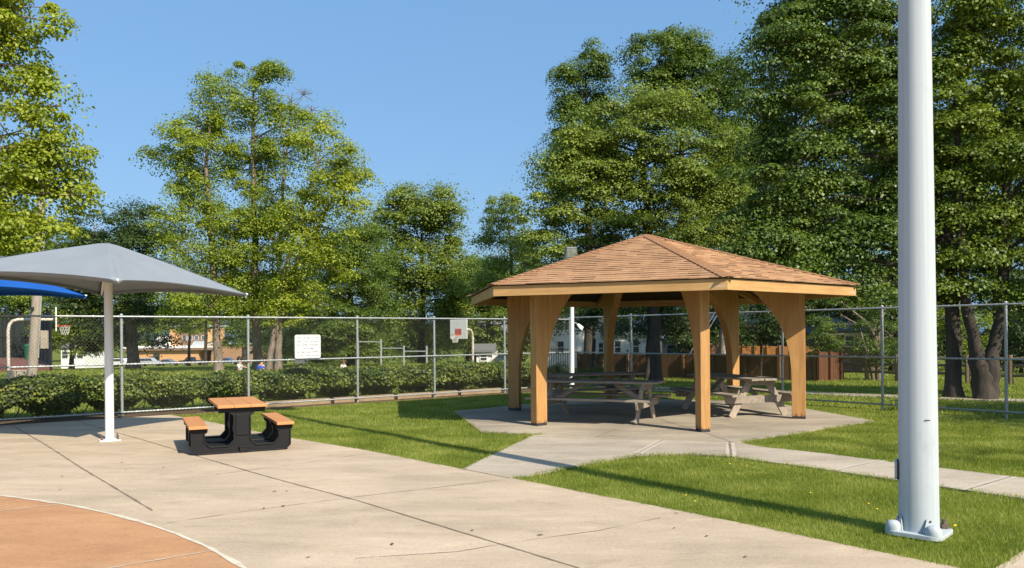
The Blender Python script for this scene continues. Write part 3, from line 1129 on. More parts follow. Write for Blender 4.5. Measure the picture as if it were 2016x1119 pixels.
tree('broadleaf_tree', 'forked lime tree with two pale trunks close beside the sign', 36.0,
     [[(527, 727, 13), (540, 650, 12), (556, 560, 10), (590, 430, 7), (625, 320, 4)], [(546, 727, 15), (548, 640, 13), (560, 560, 11), (610, 480, 7), (670, 360, 4)]],
     [(640, 250, 30, 22), (615, 290, 42, 34), (660, 300, 40, 34), (700, 350, 36, 28), (640, 360, 56, 44), (690, 400, 42, 32), (600, 420, 56, 46), (650, 450, 54, 40),
      (590, 500, 56, 42), (640, 530, 46, 36), (580, 570, 54, 40), (565, 620, 40, 26), (610, 600, 36, 30)],
     L_YEL, M['bark'], leaf=0.185, clump=0.70, dens=1.35, flat=0.6, per=38, twigs=0.5)
tree('bare_tree', 'leafless grey treetop poking out above the lime trees', 42.0,
     [[(545, 724, 10), (550, 500, 8), (560, 330, 5), (575, 230, 2.5)]],
     [(600, 190, 26, 18), (585, 230, 26, 26), (612, 215, 18, 20), (570, 200, 22, 22), (560, 260, 26, 26)],
     L_LIME, M['bark'], leaf=0.10, clump=0.5, dens=2.2, per=1, twigs=1.0)
tree('broadleaf_tree', 'dark green round tree on a thick trunk behind the grey canopy', 50.0,
     [[(262, 706, 22), (260, 640, 20), (255, 560, 16), (250, 480, 9)]],
     [(200, 455, 50, 40), (265, 430, 56, 36), (310, 455, 40, 40), (235, 500, 80, 50), (175, 520, 50, 46), (310, 510, 50, 48), (220, 570, 90, 44), (290, 590, 66, 42),
      (165, 590, 46, 40), (235, 630, 60, 26), (320, 630, 40, 26), (180, 640, 40, 30), (205, 662, 40, 26), (300, 655, 26, 22), (320, 672, 18, 14), (178, 680, 24, 16)],
     L_DARK, M['bark'], leaf=0.24, clump=0.95, dens=1.25, per=46, depth=1.2)
tree('shrub_tree', 'dark bushy tree low behind the sign, next to the lime trees', 44.0,
     [[(690, 722, 14), (690, 640, 11), (690, 520, 6)]],
     [(690, 465, 46, 30), (730, 480, 36, 34), (660, 510, 46, 40), (715, 530, 56, 42), (680, 580, 66, 44), (630, 600, 50, 44), (730, 600, 46, 46), (660, 645, 76, 40),
      (610, 660, 50, 34), (720, 665, 56, 36), (640, 690, 60, 26), (745, 690, 46, 22)],
     L_MID, M['bark_dark'], leaf=0.17, clump=0.75, dens=1.45, per=54, depth=1.1)
tree('broadleaf_tree', 'mid green full-crowned tree left of the gazebo roof', 55.0,
     [[(830, 708, 12), (832, 600, 10), (830, 480, 6)]],
     [(790, 395, 38, 28), (860, 398, 32, 28), (830, 420, 60, 34), (885, 430, 30, 32), (780, 450, 50, 40), (860, 470, 52, 38), (800, 520, 66, 42), (880, 520, 36, 40),
      (850, 570, 66, 40), (780, 590, 50, 42), (900, 590, 36, 40), (830, 640, 76, 36), (770, 660, 40, 32), (890, 660, 46, 30)],
     L_FRESH, M['bark_dark'], leaf=0.27, clump=1.0, dens=1.7, flat=0.6, per=44)
tree('broadleaf_tree', 'small airy pale tree showing its limbs beside the gazebo roof', 48.0,
     [[(1012, 712, 8), (1010, 600, 7), (1006, 500, 5), (1000, 430, 3)]],
     [(985, 405, 28, 18), (1015, 420, 28, 26), (965, 430, 24, 22), (1000, 460, 36, 24), (955, 480, 22, 20), (1020, 490, 30, 26), (975, 520, 32, 22), (990, 555, 46, 26), (1030, 530, 30, 30), (945, 570, 40, 26)],
     L_PALE, M['bark'], leaf=0.22, clump=0.62, dens=1.1, per=30, flat=.6, twigs=0.7)
tree('broadleaf_tree', 'broad green tree low behind the second hoop', 60.0,
     [[(960, 704, 12), (962, 620, 9), (965, 560, 5)]],
     [(930, 540, 46, 36), (985, 555, 46, 36), (950, 590, 60, 36), (1010, 600, 46, 36), (905, 610, 46, 30), (970, 640, 70, 30), (1040, 640, 50, 34), (920, 665, 50, 26), (1000, 680, 60, 22)],
     L_MID, M['bark_dark'], leaf=0.28, clump=1.0, dens=1.3, per=44)
tree('broadleaf_tree', 'huge layered green tree right behind the gazebo roof', 27.0,
     [[(1291, 762, 24), (1290, 640, 21), (1280, 480, 17), (1265, 330, 11), (1255, 220, 5)]],
     [(1250, 205, 56, 34), (1190, 235, 50, 36), (1310, 230, 56, 42), (1140, 290, 50, 40), (1230, 290, 70, 46), (1330, 310, 66, 50), (1100, 350, 46, 42), (1180, 360, 66, 46),
      (1270, 370, 76, 46), (1370, 390, 60, 50), (1085, 420, 46, 40), (1150, 430, 66, 40), (1240, 440, 70, 40), (1330, 450, 66, 44), (1400, 460, 50, 46), (1080, 490, 44, 36),
      (1160, 500, 66, 34), (1260, 510, 70, 30), (1360, 520, 66, 34), (1065, 540, 32, 26), (1420, 380, 40, 50), (1130, 540, 50, 26), (1250, 560, 80, 30), (1370, 575, 60, 30), (1170, 580, 60, 26), (1440, 300, 36, 44), (1450, 440, 40, 46), (1120, 570, 50, 26), (1200, 560, 60, 26)],
     L_FRESH, M['bark_dark'], leaf=0.150, clump=0.62, dens=1.75, per=60, twigs=0.2, flat=0.35)
tree('broadleaf_tree', 'tall narrow dark treetop standing left behind the huge layered tree', 40.0,
     [[(1160, 735, 18), (1158, 450, 14), (1155, 250, 8), (1152, 130, 3)]],
     [(1150, 110, 26, 24), (1180, 130, 22, 26), (1125, 150, 26, 30), (1165, 175, 40, 40), (1120, 215, 24, 36), (1160, 250, 50, 46), (1120, 290, 36, 40), (1180, 330, 60, 50), (1110, 350, 26, 40)],
     L_MID, M['bark_dark'], leaf=0.19, clump=0.7, dens=1.9, per=56, flat=0.55)
tree('broadleaf_tree', 'tall dark green treetop standing right behind the huge layered tree', 38.0,
     [[(1345, 738, 22), (1345, 450, 17), (1340, 250, 9), (1335, 110, 4)]],
     [(1265, 100, 32, 26), (1320, 90, 40, 26), (1375, 95, 36, 28), (1290, 130, 56, 40), (1360, 140, 56, 44), (1415, 145, 30, 40), (1410, 210, 40, 46), (1350, 210, 66, 50), (1265, 180, 36, 40),
      (1420, 290, 40, 56), (1390, 360, 60, 56), (1430, 400, 36, 60), (1450, 280, 34, 50), (1455, 180, 22, 34)],
     L_MID, M['bark_dark'], leaf=0.19, clump=0.72, dens=1.9, per=56, flat=0.55)
tree('maple_tree', 'large dark maple filling the sky left of the big light pole', 19.5,
     [[(1878, 787, 30), (1878, 640, 27), (1868, 480, 22), (1820, 300, 17), (1760, 120, 11), (1730, -60, 5)]],
     [(1560, 30, 60, 44), (1640, 20, 66, 50), (1720, 50, 60, 60), (1540, 100, 56, 44), (1620, 110, 66, 46), (1700, 150, 66, 56), (1500, 120, 30, 30), (1530, 180, 50, 40),
      (1600, 200, 66, 44), (1680, 240, 70, 50), (1500, 260, 40, 40), (1560, 280, 60, 44), (1640, 310, 70, 46), (1490, 340, 40, 40), (1540, 370, 56, 40), (1610, 400, 66, 44),
      (1700, 360, 66, 56), (1480, 420, 40, 36), (1540, 450, 60, 38), (1620, 480, 66, 38), (1700, 460, 60, 50), (1560, 530, 60, 30), (1640, 560, 60, 26), (1710, 550, 50, 36),
      (1490, 490, 36, 30), (1640, -60, 100, 50), (1750, 300, 50, 60), (1760, 440, 46, 50), (1770, 150, 50, 70)],
     L_MAPLE, M['bark_dark'], leaf=0.140, clump=0.62, dens=1.6, per=80, flat=0.36, twigs=0.2, droop=0.5)
tree('maple_tree', 'brighter maple on a low forked trunk at the right edge', 19.0,
     [[(1935, 790, 46), (1932, 742, 40), (1918, 680, 24), (1902, 590, 20), (1890, 420, 14), (1880, 200, 7)], [(1945, 790, 40), (1948, 742, 36), (1960, 680, 24), (1972, 590, 21), (1980, 400, 15), (1990, 150, 7)]],
     [(1870, 40, 60, 50), (1950, 50, 66, 50), (2030, 60, 60, 60), (1860, 120, 50, 40), (1920, 140, 66, 46), (2000, 150, 66, 50), (1870, 210, 56, 44), (1950, 230, 66, 46),
      (2040, 230, 60, 60), (1880, 300, 60, 44), (1960, 320, 66, 46), (2050, 330, 60, 60), (1870, 390, 56, 40), (1940, 410, 66, 42), (2020, 420, 60, 50), (1870, 470, 50, 40),
      (1940, 500, 66, 40), (2030, 510, 60, 46), (1870, 550, 56, 32), (1960, 570, 66, 28), (2050, 590, 60, 40), (1960, -40, 120, 50), (2120, 200, 80, 120), (2120, 440, 80, 120)],
     L_MAPLE2, M['bark_dark'], leaf=0.140, clump=0.62, dens=1.6, per=80, flat=0.36, twigs=0.2, droop=0.5)

# lower and farther trees
def bgtree(label, d, px, py, spec, mat=L_DARK, leaf=0.30, clump=1.1, dens=1.2, per=40, tw=10, **kw):
    tree('broadleaf_tree', label, d, [[(px, py, tw), (px + 2, (py + spec[0][1]) / 2, tw * .8), (px + 1, spec[0][1], tw * .4)]], spec, mat, M['bark_dark'],
         leaf=leaf, clump=clump, dens=dens, per=per, **kw)


bgtree('light green tree with a slim tan trunk behind the left hoop', 62, 141, 708,
       [(140, 600, 50, 30), (110, 630, 40, 26), (175, 640, 40, 26), (150, 660, 36, 20), (90, 590, 40, 26), (118, 672, 26, 18), (172, 676, 28, 20), (195, 690, 24, 16)], L_LIME, tw=9, leaf=0.26, clump=0.9)
bgtree('leafy green tree far behind the blue canopy and the tennis court', 75, 40, 700,
       [(30, 520, 60, 40), (80, 500, 50, 40), (120, 470, 46, 34), (50, 570, 76, 40), (10, 600, 60, 40), (130, 540, 56, 44), (70, 640, 70, 36), (-30, 550, 60, 60)], L_MID, tw=12)
bgtree('small young tree standing in front of the brick school', 90, 371, 712,
       [(370, 620, 40, 20), (345, 640, 30, 14), (400, 640, 30, 14)], L_LIME, tw=6, leaf=0.3, clump=0.9, dens=.8)
bgtree('slender tree with a leaning grey trunk in front of the school', 85, 404, 714,
       [(440, 610, 36, 24), (400, 600, 36, 20), (470, 640, 30, 20), (455, 670, 30, 14)], L_MID, tw=7, leaf=0.3, clump=0.9, dens=.9)
bgtree('dark tree far behind the lime trees, right of the school', 95, 480, 712,
       [(470, 560, 66, 50), (530, 570, 60, 50), (590, 580, 60, 56), (560, 640, 60, 40), (500, 650, 40, 30), (610, 650, 60, 40), (640, 560, 50, 50), (640, 690, 60, 24), (560, 690, 56, 22)], L_DARK, leaf=.42, clump=1.5)
bgtree('far mid green tree filling the gap right of the lime trees', 80, 745, 708,
       [(740, 470, 46, 40), (750, 540, 56, 50), (745, 620, 66, 46), (700, 690, 70, 30), (790, 680, 60, 30)], L_MID, leaf=.36, clump=1.3)
bgtree('dark tree behind the gazebo between the white house windows', 34, 1168, 742,
       [(1150, 600, 60, 24), (1210, 590, 60, 24), (1100, 610, 50, 22), (1180, 625, 60, 18), (1115, 640, 30, 18), (1215, 640, 36, 20)], L_DARK, leaf=.17, clump=.6, tw=9, dens=1.2)
bgtree('tree with a sunlit slim trunk seen through the gazebo', 31, 1276, 748,
       [(1280, 590, 66, 26), (1330, 600, 60, 26), (1300, 630, 60, 22), (1340, 640, 40, 24), (1255, 640, 36, 18)], L_DARK, leaf=.17, clump=.6, tw=13, dens=1.2)
bgtree('dark leafy tree behind the front gazebo post', 38, 1352, 740,
       [(1370, 600, 60, 30), (1340, 660, 30, 30), (1420, 610, 50, 30), (1400, 650, 40, 26), (1350, 690, 20, 20)], L_DARK, leaf=.19, clump=.65, tw=14)
tree('young_tree', 'young dark tree on a thin stem in front of the brown fence', 29.5,
     [[(1498, 736, 5), (1498, 690, 4.5), (1498, 640, 3)]],
     [(1500, 620, 46, 26), (1470, 645, 30, 22), (1530, 645, 36, 24), (1500, 660, 40, 18), (1548, 665, 18, 12), (1462, 668, 16, 10), (1510, 590, 36, 22)],
     L_DARK, M['bark_dark'], leaf=.13, clump=.45, dens=1.2, per=40)
tree('old_shrub_tree', 'gnarled pale-limbed small tree left of the big light pole', 30.0,
     [[(1728, 735, 11), (1727, 690, 10), (1722, 660, 8), (1700, 630, 5), (1662, 600, 3), (1640, 585, 2)], [(1727, 690, 8), (1730, 650, 7), (1742, 610, 5), (1750, 575, 3)], [(1722, 660, 6), (1690, 640, 4), (1655, 620, 2.5)]],
     [(1650, 590, 36, 20), (1700, 600, 36, 22), (1745, 600, 30, 26), (1670, 640, 30, 20), (1730, 650, 36, 26), (1760, 660, 30, 30), (1625, 660, 20, 26), (1700, 680, 40, 22), (1750, 710, 36, 20)],
     L_MID, M['bark'], leaf=.12, clump=.45, dens=.75, per=30, twigs=.5)
bgtree('dark woodland tree behind the gazebo roof at right', 46, 1560, 735,
       [(1520, 300, 70, 60), (1480, 400, 60, 60), (1560, 420, 70, 60), (1640, 360, 70, 70), (1480, 500, 66, 50), (1560, 530, 70, 50), (1640, 480, 70, 60), (1600, 600, 70, 40), (1660, 580, 60, 40), (1540, 200, 60, 70), (1560, 90, 56, 56), (1620, 140, 60, 60), (1600, 30, 60, 40), (1660, 260, 60, 60), (1475, 300, 40, 60), (1470, 390, 50, 60)], L_DARK, leaf=.30, clump=.95, dens=1.6, tw=14)
bgtree('dark woodland tree directly behind the big light pole', 48, 1760, 738,
       [(1720, 200, 70, 80), (1760, 320, 76, 70), (1700, 420, 70, 60), (1800, 440, 70, 60), (1730, 520, 76, 50), (1800, 560, 70, 50), (1690, 590, 60, 34), (1770, 620, 60, 40), (1680, 100, 66, 60), (1840, 300, 60, 70)], L_DARK, leaf=.30, clump=.95, dens=1.6, tw=14)
bgtree('dark woodland tree behind the forked maple at the right edge', 50, 1985, 738,
       [(1900, 330, 76, 76), (1990, 330, 80, 80), (1900, 460, 76, 60), (2000, 470, 80, 70), (1960, 560, 76, 50), (2050, 580, 80, 60), (1990, 640, 76, 44), (2060, 680, 76, 40), (1900, 200, 70, 70), (2000, 190, 76, 76), (1980, 690, 56, 26)], L_DARK, leaf=.30, clump=.95, dens=1.6, tw=14)
bgtree('yellow-green understorey tree between the two dark maple trunks', 42, 1905, 736,
       [(1885, 630, 36, 30), (1925, 640, 36, 30), (1860, 660, 30, 30), (1905, 680, 36, 26), (1850, 610, 30, 26)], L_LIME, leaf=.17, clump=.6, tw=5, dens=1.1)
bgtree('small green conifer-like bush tree beside the grey-roofed house', 40, 1617, 732,
       [(1615, 640, 22, 20), (1620, 670, 26, 20), (1610, 690, 24, 16)], L_MID, leaf=.12, clump=.4, tw=4, dens=1.2)


# far skyline trees, each on its own
for lab, d, px, py, spec, mt in (
        ('far dark tree behind the white house left of the school', 210, 130, 706, [(110, 640, 40, 26), (150, 630, 44, 30), (130, 660, 46, 26), (90, 670, 30, 22)], L_DARK),
        ('far dark tree at the left end of the school roof', 235, 215, 708, [(200, 640, 44, 28), (235, 630, 44, 30), (215, 670, 50, 30), (180, 680, 30, 20)], L_DARK),
        ('far mid green tree rising behind the white entrance gable', 240, 290, 708, [(270, 630, 40, 26), (305, 622, 40, 28), (290, 655, 50, 30)], L_MID),
        ('far dark tree rising behind the upper storey of the school', 245, 375, 708, [(350, 622, 40, 24), (395, 618, 44, 28), (375, 645, 50, 26)], L_DARK),
        ('far mid green tree behind the right wing of the school', 240, 470, 708, [(445, 630, 40, 28), (490, 622, 46, 30), (465, 655, 50, 28)], L_MID),
        ('far dark tree right of the school behind the pale trunks', 150, 560, 712, [(540, 650, 44, 30), (580, 640, 44, 36), (560, 680, 50, 28)], L_DARK),
        ('far dark tree low behind the pull-up bars', 130, 700, 714, [(670, 650, 50, 36), (720, 640, 50, 36), (700, 685, 60, 28)], L_DARK),
        ('far dark tree behind the pull-up bars, nearer the second hoop', 130, 820, 714, [(800, 660, 50, 36), (850, 655, 50, 36), (825, 690, 60, 24)], L_DARK),
        ('far dark tree behind the second hoop and small pale shed', 100, 920, 712, [(890, 650, 50, 36), (940, 640, 50, 40), (915, 690, 60, 22)], L_DARK),
        ('light green tree filling the gap left of the small airy pale tree', 70, 935, 706, [(905, 560, 40, 34), (945, 535, 44, 34), (930, 590, 50, 36), (965, 570, 40, 36)], L_FRESH),
        ('light green tree behind the small airy pale tree, by the roof', 66, 1030, 706, [(1000, 545, 40, 34), (1040, 520, 40, 36), (1020, 590, 50, 36), (1060, 560, 36, 40)], L_FRESH),
        ('far dark tree between the grey-roofed house and the gazebo post', 95, 1030, 710, [(1000, 620, 40, 40), (1040, 620, 46, 40), (1020, 670, 60, 36), (1070, 640, 40, 40)], L_DARK),
        ('tall dark tree behind the two-storey white house', 85, 1150, 712, [(1110, 590, 50, 40), (1180, 590, 56, 40), (1150, 640, 70, 40), (1210, 630, 40, 40)], L_DARK),
        ('tall dark tree behind the white house with shutters', 85, 1300, 712, [(1260, 600, 56, 40), (1320, 600, 56, 40), (1300, 650, 70, 36), (1370, 640, 46, 36)], L_DARK),
        ('tall mid green tree behind the orange brick house', 80, 1470, 712, [(1430, 600, 56, 40), (1500, 590, 60, 44), (1460, 650, 70, 36), (1550, 620, 50, 40)], L_MID),
        ('dark tree behind the grey gabled brick house', 70, 1680, 716, [(1640, 610, 50, 40), (1700, 600, 56, 44), (1680, 660, 60, 36), (1750, 640, 50, 50), (1730, 700, 50, 30)], L_DARK),
        ('dark shrubby tree closing the view at the far right edge', 44, 2010, 735, [(1990, 660, 40, 40), (2030, 650, 50, 44), (2000, 700, 50, 26), (2060, 690, 50, 40)], L_DARK),
        ('dark low tree behind the split rail fence by the right edge', 60, 1840, 730, [(1800, 650, 50, 40), (1860, 640, 50, 40), (1840, 700, 66, 26), (1900, 690, 50, 30)], L_DARK)):
    sc_ = d / 60.0
    bgtree(lab, d, px, py, spec, mt, leaf=.30 * sc_ ** .8, clump=1.1 * sc_ ** .9, dens=1.5, per=36, tw=7)

tree('maple_tree', 'maple just outside the right edge whose shade falls on the park grass', 9.0,
     [[(3900, 1000, 90), (3900, 500, 70), (3880, 0, 40)]],
     [(3900, 150, 520, 300), (3600, 0, 420, 300), (4200, 0, 420, 300), (3900, -350, 480, 280), (3750, -150, 400, 300), (4100, 200, 420, 260), (3190, -400, 210, 80, -6.1), (3420, -380, 200, 90, -5.6)],
     L_MAPLE, M['bark_dark'], leaf=0.2, clump=0.8, dens=.9, per=36)

# low shrubs right of the hedge
for lab, px, py, d, spec in (
        ('low rounded green shrub beside the hedge end', 1105, 748, 27.5, [(1090, 735, 26, 12), (1120, 738, 26, 11), (1105, 728, 22, 10)]),
        ('low rounded green shrub beside the white light pole', 1165, 749, 27.8, [(1150, 738, 22, 10), (1172, 735, 24, 12), (1190, 742, 18, 8)])):
    tree('shrub', lab, d, [[(px, py, 3), (px, py - 14, 2)]], spec, L_MID, M['bark_dark'], leaf=.07, clump=.22, dens=1.3, per=40, cat='shrub', spread=.8)

# ------------------------------------------------------------------ gazebo
def gazebo():
    th = thing('gazebo', GC, 'hexagonal tan wooden gazebo with brown shingle roof on concrete pad', 'gazebo')
    Rr, ze, za, Rp = 3.92, 2.52, 3.66, 2.9

    def zr(r): return za - r / Rr * (za - ze)

    def pol(r, a, z): return Vector((r * math.cos(a), r * math.sin(a), z))
    # roof: shingle courses as real steps
    vs, fs, uvs = [], [], []
    NC = 26
    Ro = Rr + 0.05
    sl_len = math.hypot(Ro * math.cos(R(30)), za - zr(Ro))
    for i in range(6):
        a0, a1 = GA[i], GA[(i + 1) % 6]
        for k in range(NC):
            r0, r1 = Ro * (1 - k / NC), Ro * (1 - (k + 1) / NC)
            lift = 0.015
            w0, w1 = r0 / 2, r1 / 2
            v0, v1 = k / NC * sl_len, (k + 1) / NC * sl_len
            b = len(vs)
            p0, p1 = pol(r0, a0, zr(r0) + lift), pol(r0, a1, zr(r0) + lift)
            q0, q1 = pol(max(r1, .003), a0, zr(r1)), pol(max(r1, .003), a1, zr(r1))
            vs += [p0, p1, q1, q0]
            fs.append((b, b + 1, b + 2, b + 3))
            sh = i * 3.37 + k * 0.0
            uvs += [(-w0 + sh, v0 + .003), (w0 + sh, v0 + .003), (w1 + sh, v1 - .003), (-w1 + sh, v1 - .003)]
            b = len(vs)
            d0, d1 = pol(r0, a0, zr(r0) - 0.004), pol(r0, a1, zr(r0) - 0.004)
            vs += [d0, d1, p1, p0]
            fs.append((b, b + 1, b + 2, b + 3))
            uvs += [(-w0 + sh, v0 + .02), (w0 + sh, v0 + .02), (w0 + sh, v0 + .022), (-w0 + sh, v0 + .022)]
    me = bpy.data.meshes.new('roof')
    me.from_pydata([tuple(v) for v in vs], [], fs)
    ul = me.uv_layers.new(name='UVMap')
    for i, uv in enumerate(uvs):
        ul.data[i].uv = uv
    me.materials.append(M['shingle'])
    me.materials.append(M['shingle_edge_shade'])
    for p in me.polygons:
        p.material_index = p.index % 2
    roof = bpy.data.objects.new('roof', me)
    link(roof, th)
    for i in range(6):
        a = GA[i]
        mb = MB()
        n = 27
        sd = Vector((-math.sin(a), math.cos(a), 0))
        for k in range(n):
            r0, r1 = Ro * (1 - k / n) + .01, max(0.02, Ro * (1 - (k + 1.18) / n))
            h = 0.115
            drop = 0.022
            t0, t1 = zr(r0) + 0.036, zr(r1) + 0.022
            c0, c1 = pol(r0, a, t0), pol(r1, a, t1)
            vs_ = [c0 - sd * h - Vector((0, 0, drop)), c0, c0 + sd * h - Vector((0, 0, drop)), c1 + sd * h - Vector((0, 0, drop)), c1, c1 - sd * h - Vector((0, 0, drop))]
            lo = [v - Vector((0, 0, 0.014)) for v in vs_]
            mb.add(vs_ + lo, [(0, 1, 4, 5), (1, 2, 3, 4), (6, 7, 1, 0), (7, 8, 2, 1), (8, 9, 3, 2), (11, 6, 0, 5)])
        mb.build('ridge_cap', M['ridge'], roof, fix=False)
    # ceiling
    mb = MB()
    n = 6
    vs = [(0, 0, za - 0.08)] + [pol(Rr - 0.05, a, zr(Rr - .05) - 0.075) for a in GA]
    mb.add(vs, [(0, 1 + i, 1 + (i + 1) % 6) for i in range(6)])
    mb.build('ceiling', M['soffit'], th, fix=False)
    # underlay under the shingles so the edge has body
    mb = MB()
    vs = [pol(Ro - .02, a, zr(Ro - .02) - 0.006) for a in GA] + [pol(Rr - .06, a, zr(Rr - .06) - 0.05) for a in GA]
    mb.add(vs, [(i, (i + 1) % 6, 6 + (i + 1) % 6, 6 + i) for i in range(6)])
    mb.build('drip_edge', M['steel_dark'], th)
    for i in range(6):
        a0, a1 = GA[i], GA[(i + 1) % 6]
        am = (a0 + R(30))
        L = Rr
        mb = MB()
        ap = Rr * math.cos(R(30))
        tk = 0.04
        # trapezoid in plan so that neighbours butt at the corner
        def half(app): return app * math.tan(R(30)) - 0.0015
        pr = [(-half(ap), ap), (half(ap), ap), (half(ap - tk), ap - tk), (-half(ap - tk), ap - tk)]
        b_ = [(x, y - ap, z) for z in (2.315, zr(Rr) - 0.034) for (x, y) in pr]
        mb.add(b_, [(0, 1, 2, 3), (7, 6, 5, 4), (0, 4, 5, 1), (1, 5, 6, 2), (2, 6, 7, 3), (3, 7, 4, 0)])
        o = mb.build('fascia', M['fascia'], th)
        o.location = (ap * math.cos(am), ap * math.sin(am), 0)
        o.rotation_euler = (0, 0, am - R(90))
    # hip rafters
    for a in GA:
        mb = MB().bar(pol(0.1, a, zr(.1) - 0.16), pol(Rr - .12, a, zr(Rr - .12) - 0.14), 0.07, 0.12)
        mb.build('rafter', M['gaz_wood_dark'], th)
    # posts: plywood-clad fins that flare towards the centre
    prof = [(Rp + 0.13, 0.0), (Rp + 0.13, 2.60)]
    curve = [(0, .70), (.006, .9), (.03, 1.14), (.09, 1.44), (.20, 1.75), (.31, 1.93), (.43, 2.10), (.57, 2.27), (.72, 2.42), (.90, 2.57), (1.15, 2.73)]
    for off, z in reversed(curve):
        pass
    prof += [(Rp - .12 - 1.15, 2.60 + (1.40) * 0.285)]
    prof += [(Rp - .12 - off, z) for off, z in reversed(curve)]
    prof += [(Rp - .12, 0.0)]
    for a in GA:
        e = thing_part(th, a)
        o = MB().prism(prof, (0, 0, 0.05), (1, 0, 0), (0, 0, 1), (0, 1, 0), 0.165).build('post', M['gaz_wood'], th, bevel=0.006)
        o.rotation_euler = (0, 0, a)
        MB().box((Rp + 0.005, 0, 0.028), (0.24, 0.155, 0.058)).build('base_shoe', M['steel_dark'], o)
    return th


def thing_part(*a):
    return None


M['ridge'] = plain('ridge_shingles', (0.35, 0.195, 0.10), (0.24, 0.125, 0.068), 30, 0.92, bump=0.3, spec=.2)
M['gaz_wood_dark'] = wood('shaded_rafter_wood', (0.42, 0.22, 0.075), (0.34, 0.17, 0.055), 'x', 0.6, 3.0, 0.1)  # darker copy of the gazebo wood, roof shade put into the colour
gazebo()

# ------------------------------------------------------------------ wooden picnic tables
def picnic_table(loc, rz, label):
    th = thing('picnic_table', loc, label, 'picnic table', 'weathered picnic tables under the gazebo', rz)
    L = 2.42
    mb = MB()
    for k in range(5):
        y = (k - 2) * 0.146
        mb.box((random.uniform(-.01, .01), y, 0.735 + random.uniform(-.002, .002)), (L + random.uniform(-.015, .015), 0.138, 0.04), rx=random.uniform(-.006, .006))
    mb.build('tabletop', M['old_wood'], th, bevel=0.004)
    for s in (-1, 1):
        mb = MB()
        for k in (-.5, .5):
            mb.box((0, s * 0.655 + k * .142, 0.435), (L, 0.135, 0.04), rx=random.uniform(-.01, .01))
        mb.build('bench', M['old_wood'], th, bevel=0.004)
    for x in (-0.90, 0.90):
        sx = 1 if x > 0 else -1
        for s in (-1, 1):
            MB().bar((x, s * 0.20, 0.71), (x, s * 0.62, 0.0), 0.14, 0.04, (1, 0, 0)).build('leg', M['old_wood_z'], th, bevel=0.004)
        c = x + sx * 0.042
        pr = [(-.80, .04), (-.76, -.07), (.76, -.07), (.80, .04), (.80, .07), (-.80, .07)]
        MB().prism(pr, (c, 0, 0.343), (0, 1, 0), (0, 0, 1), (1, 0, 0), 0.04).build('cross_brace', M['old_wood'], th, bevel=0.003)
        MB().box((c, 0, 0.665), (0.04, 0.68, 0.10)).build('top_brace', M['old_wood'], th, bevel=0.003)
        MB().bar((x - sx * .03, 0, 0.37), (x - sx * .58, 0, 0.69), 0.09, 0.038, (0, 1, 0)).build('diagonal_brace', M['old_wood'], th, bevel=0.003)
    return th


picnic_table((1.67, 14.94, 0.004), R(-24.7), 'grey weathered picnic table in the front left of the gazebo')
picnic_table((1.75, 17.55, 0.004), R(20), 'dark shaded picnic table at the back left of the gazebo')
picnic_table((4.56, 16.12, 0.004), R(107.5), 'grey picnic table at right in the gazebo, sunlit end facing out')

# ------------------------------------------------------------------ black and tan plastic table
def plastic_table():
    rz = math.atan2(.438, .899)
    o0 = Vector((-3.87, 11.11, 0))
    th = thing('plastic_picnic_table', o0, 'black plastic picnic table with tan top and seats on the concrete', 'picnic table', None, rz)
    # tan boards (local x = along the wide face, y = away from the camera)
    y0, y1 = -0.11, 1.42
    mb = MB()
    for k in range(3):
        mb.box(((k - 1) * 0.2235, (y0 + y1) / 2, 0.668), (0.2215, y1 - y0, 0.042))
    mb.build('tabletop', M['tan_plastic_y'], th, bevel=0.006)
    for s in (-1, 1):
        MB().box((s * 0.59, (y0 + y1) / 2, 0.392), (0.245, y1 - y0, 0.042)).build('seat', M['tan_plastic_y'], th, bevel=0.006)
    half = [(0, 0), (.60, 0), (.675, .075), (.675, .30), (.70, .318), (.70, .371), (.48, .371), (.48, .318), (.515, .30), (.515, .185), (.445, .105),
            (.185, .105), (.11, .185), (.11, .535), (.165, .575), (.315, .575), (.315, .647), (0, .647)]
    full = half + [(-x, y) for x, y in reversed(half) if x > 0]

    for yc, t in ((0.03, 0.10), (0.62, 0.10), (1.24, 0.10)):
        fr = MB().prism(full, (0, yc, 0), (1, 0, 0), (0, 0, 1), (0, 1, 0), t).build('frame', M['black_plastic'], th, bevel=0.008)
        if yc > .1: continue
        # raised rim along the outline of the near face
        mb = MB()
        loop = full
        inset = 0.0
        for i in range(len(loop)):
            a, b = loop[i], loop[(i + 1) % len(loop)]
            if a == b or (a[1] > .56 and b[1] > .56): continue
            ca_, cb2 = Vector((a[0] * .985, yc - t / 2 - 0.006, a[1] + (0.012 if a[1] < .02 else -.0))), Vector((b[0] * .985, yc - t / 2 - 0.006, b[1] + (0.012 if b[1] < .02 else 0)))
            mb.bar(ca_, cb2, 0.022, 0.018, (0, 1, 0))
        mb.build('rim', M['black_plastic'], fr, bevel=0.004)
        MB().box((0, yc - t / 2 - 0.01, 0.40), (0.17, 0.012, 0.30)).build('panel', M['black_plastic'], fr, bevel=0.004)
        mb = MB().box((0.02, yc - t / 2 - 0.022, 0.045), (0.12, 0.035, 0.075)).box((0.02, yc - t / 2 - 0.024, 0.088), (0.145, 0.042, 0.02))
        mb.build('foot_block', M['black_plastic'], fr, bevel=0.004)
    for s in (-1, 0, 1):
        mb = MB().box((s * 0.59, 0.635, 0.345 if s else 0.30), (0.13 if s else .16, 1.10, 0.04 if s else .1))
        mb.build('stringer', M['black_plastic'], th, bevel=0.006)
    for s in (-1, 1):
        MB().box((s * 0.30, 0.635, 0.06), (0.30, 1.10, 0.05)).build('floor_tie', M['black_plastic'], th, bevel=0.006)
    return th


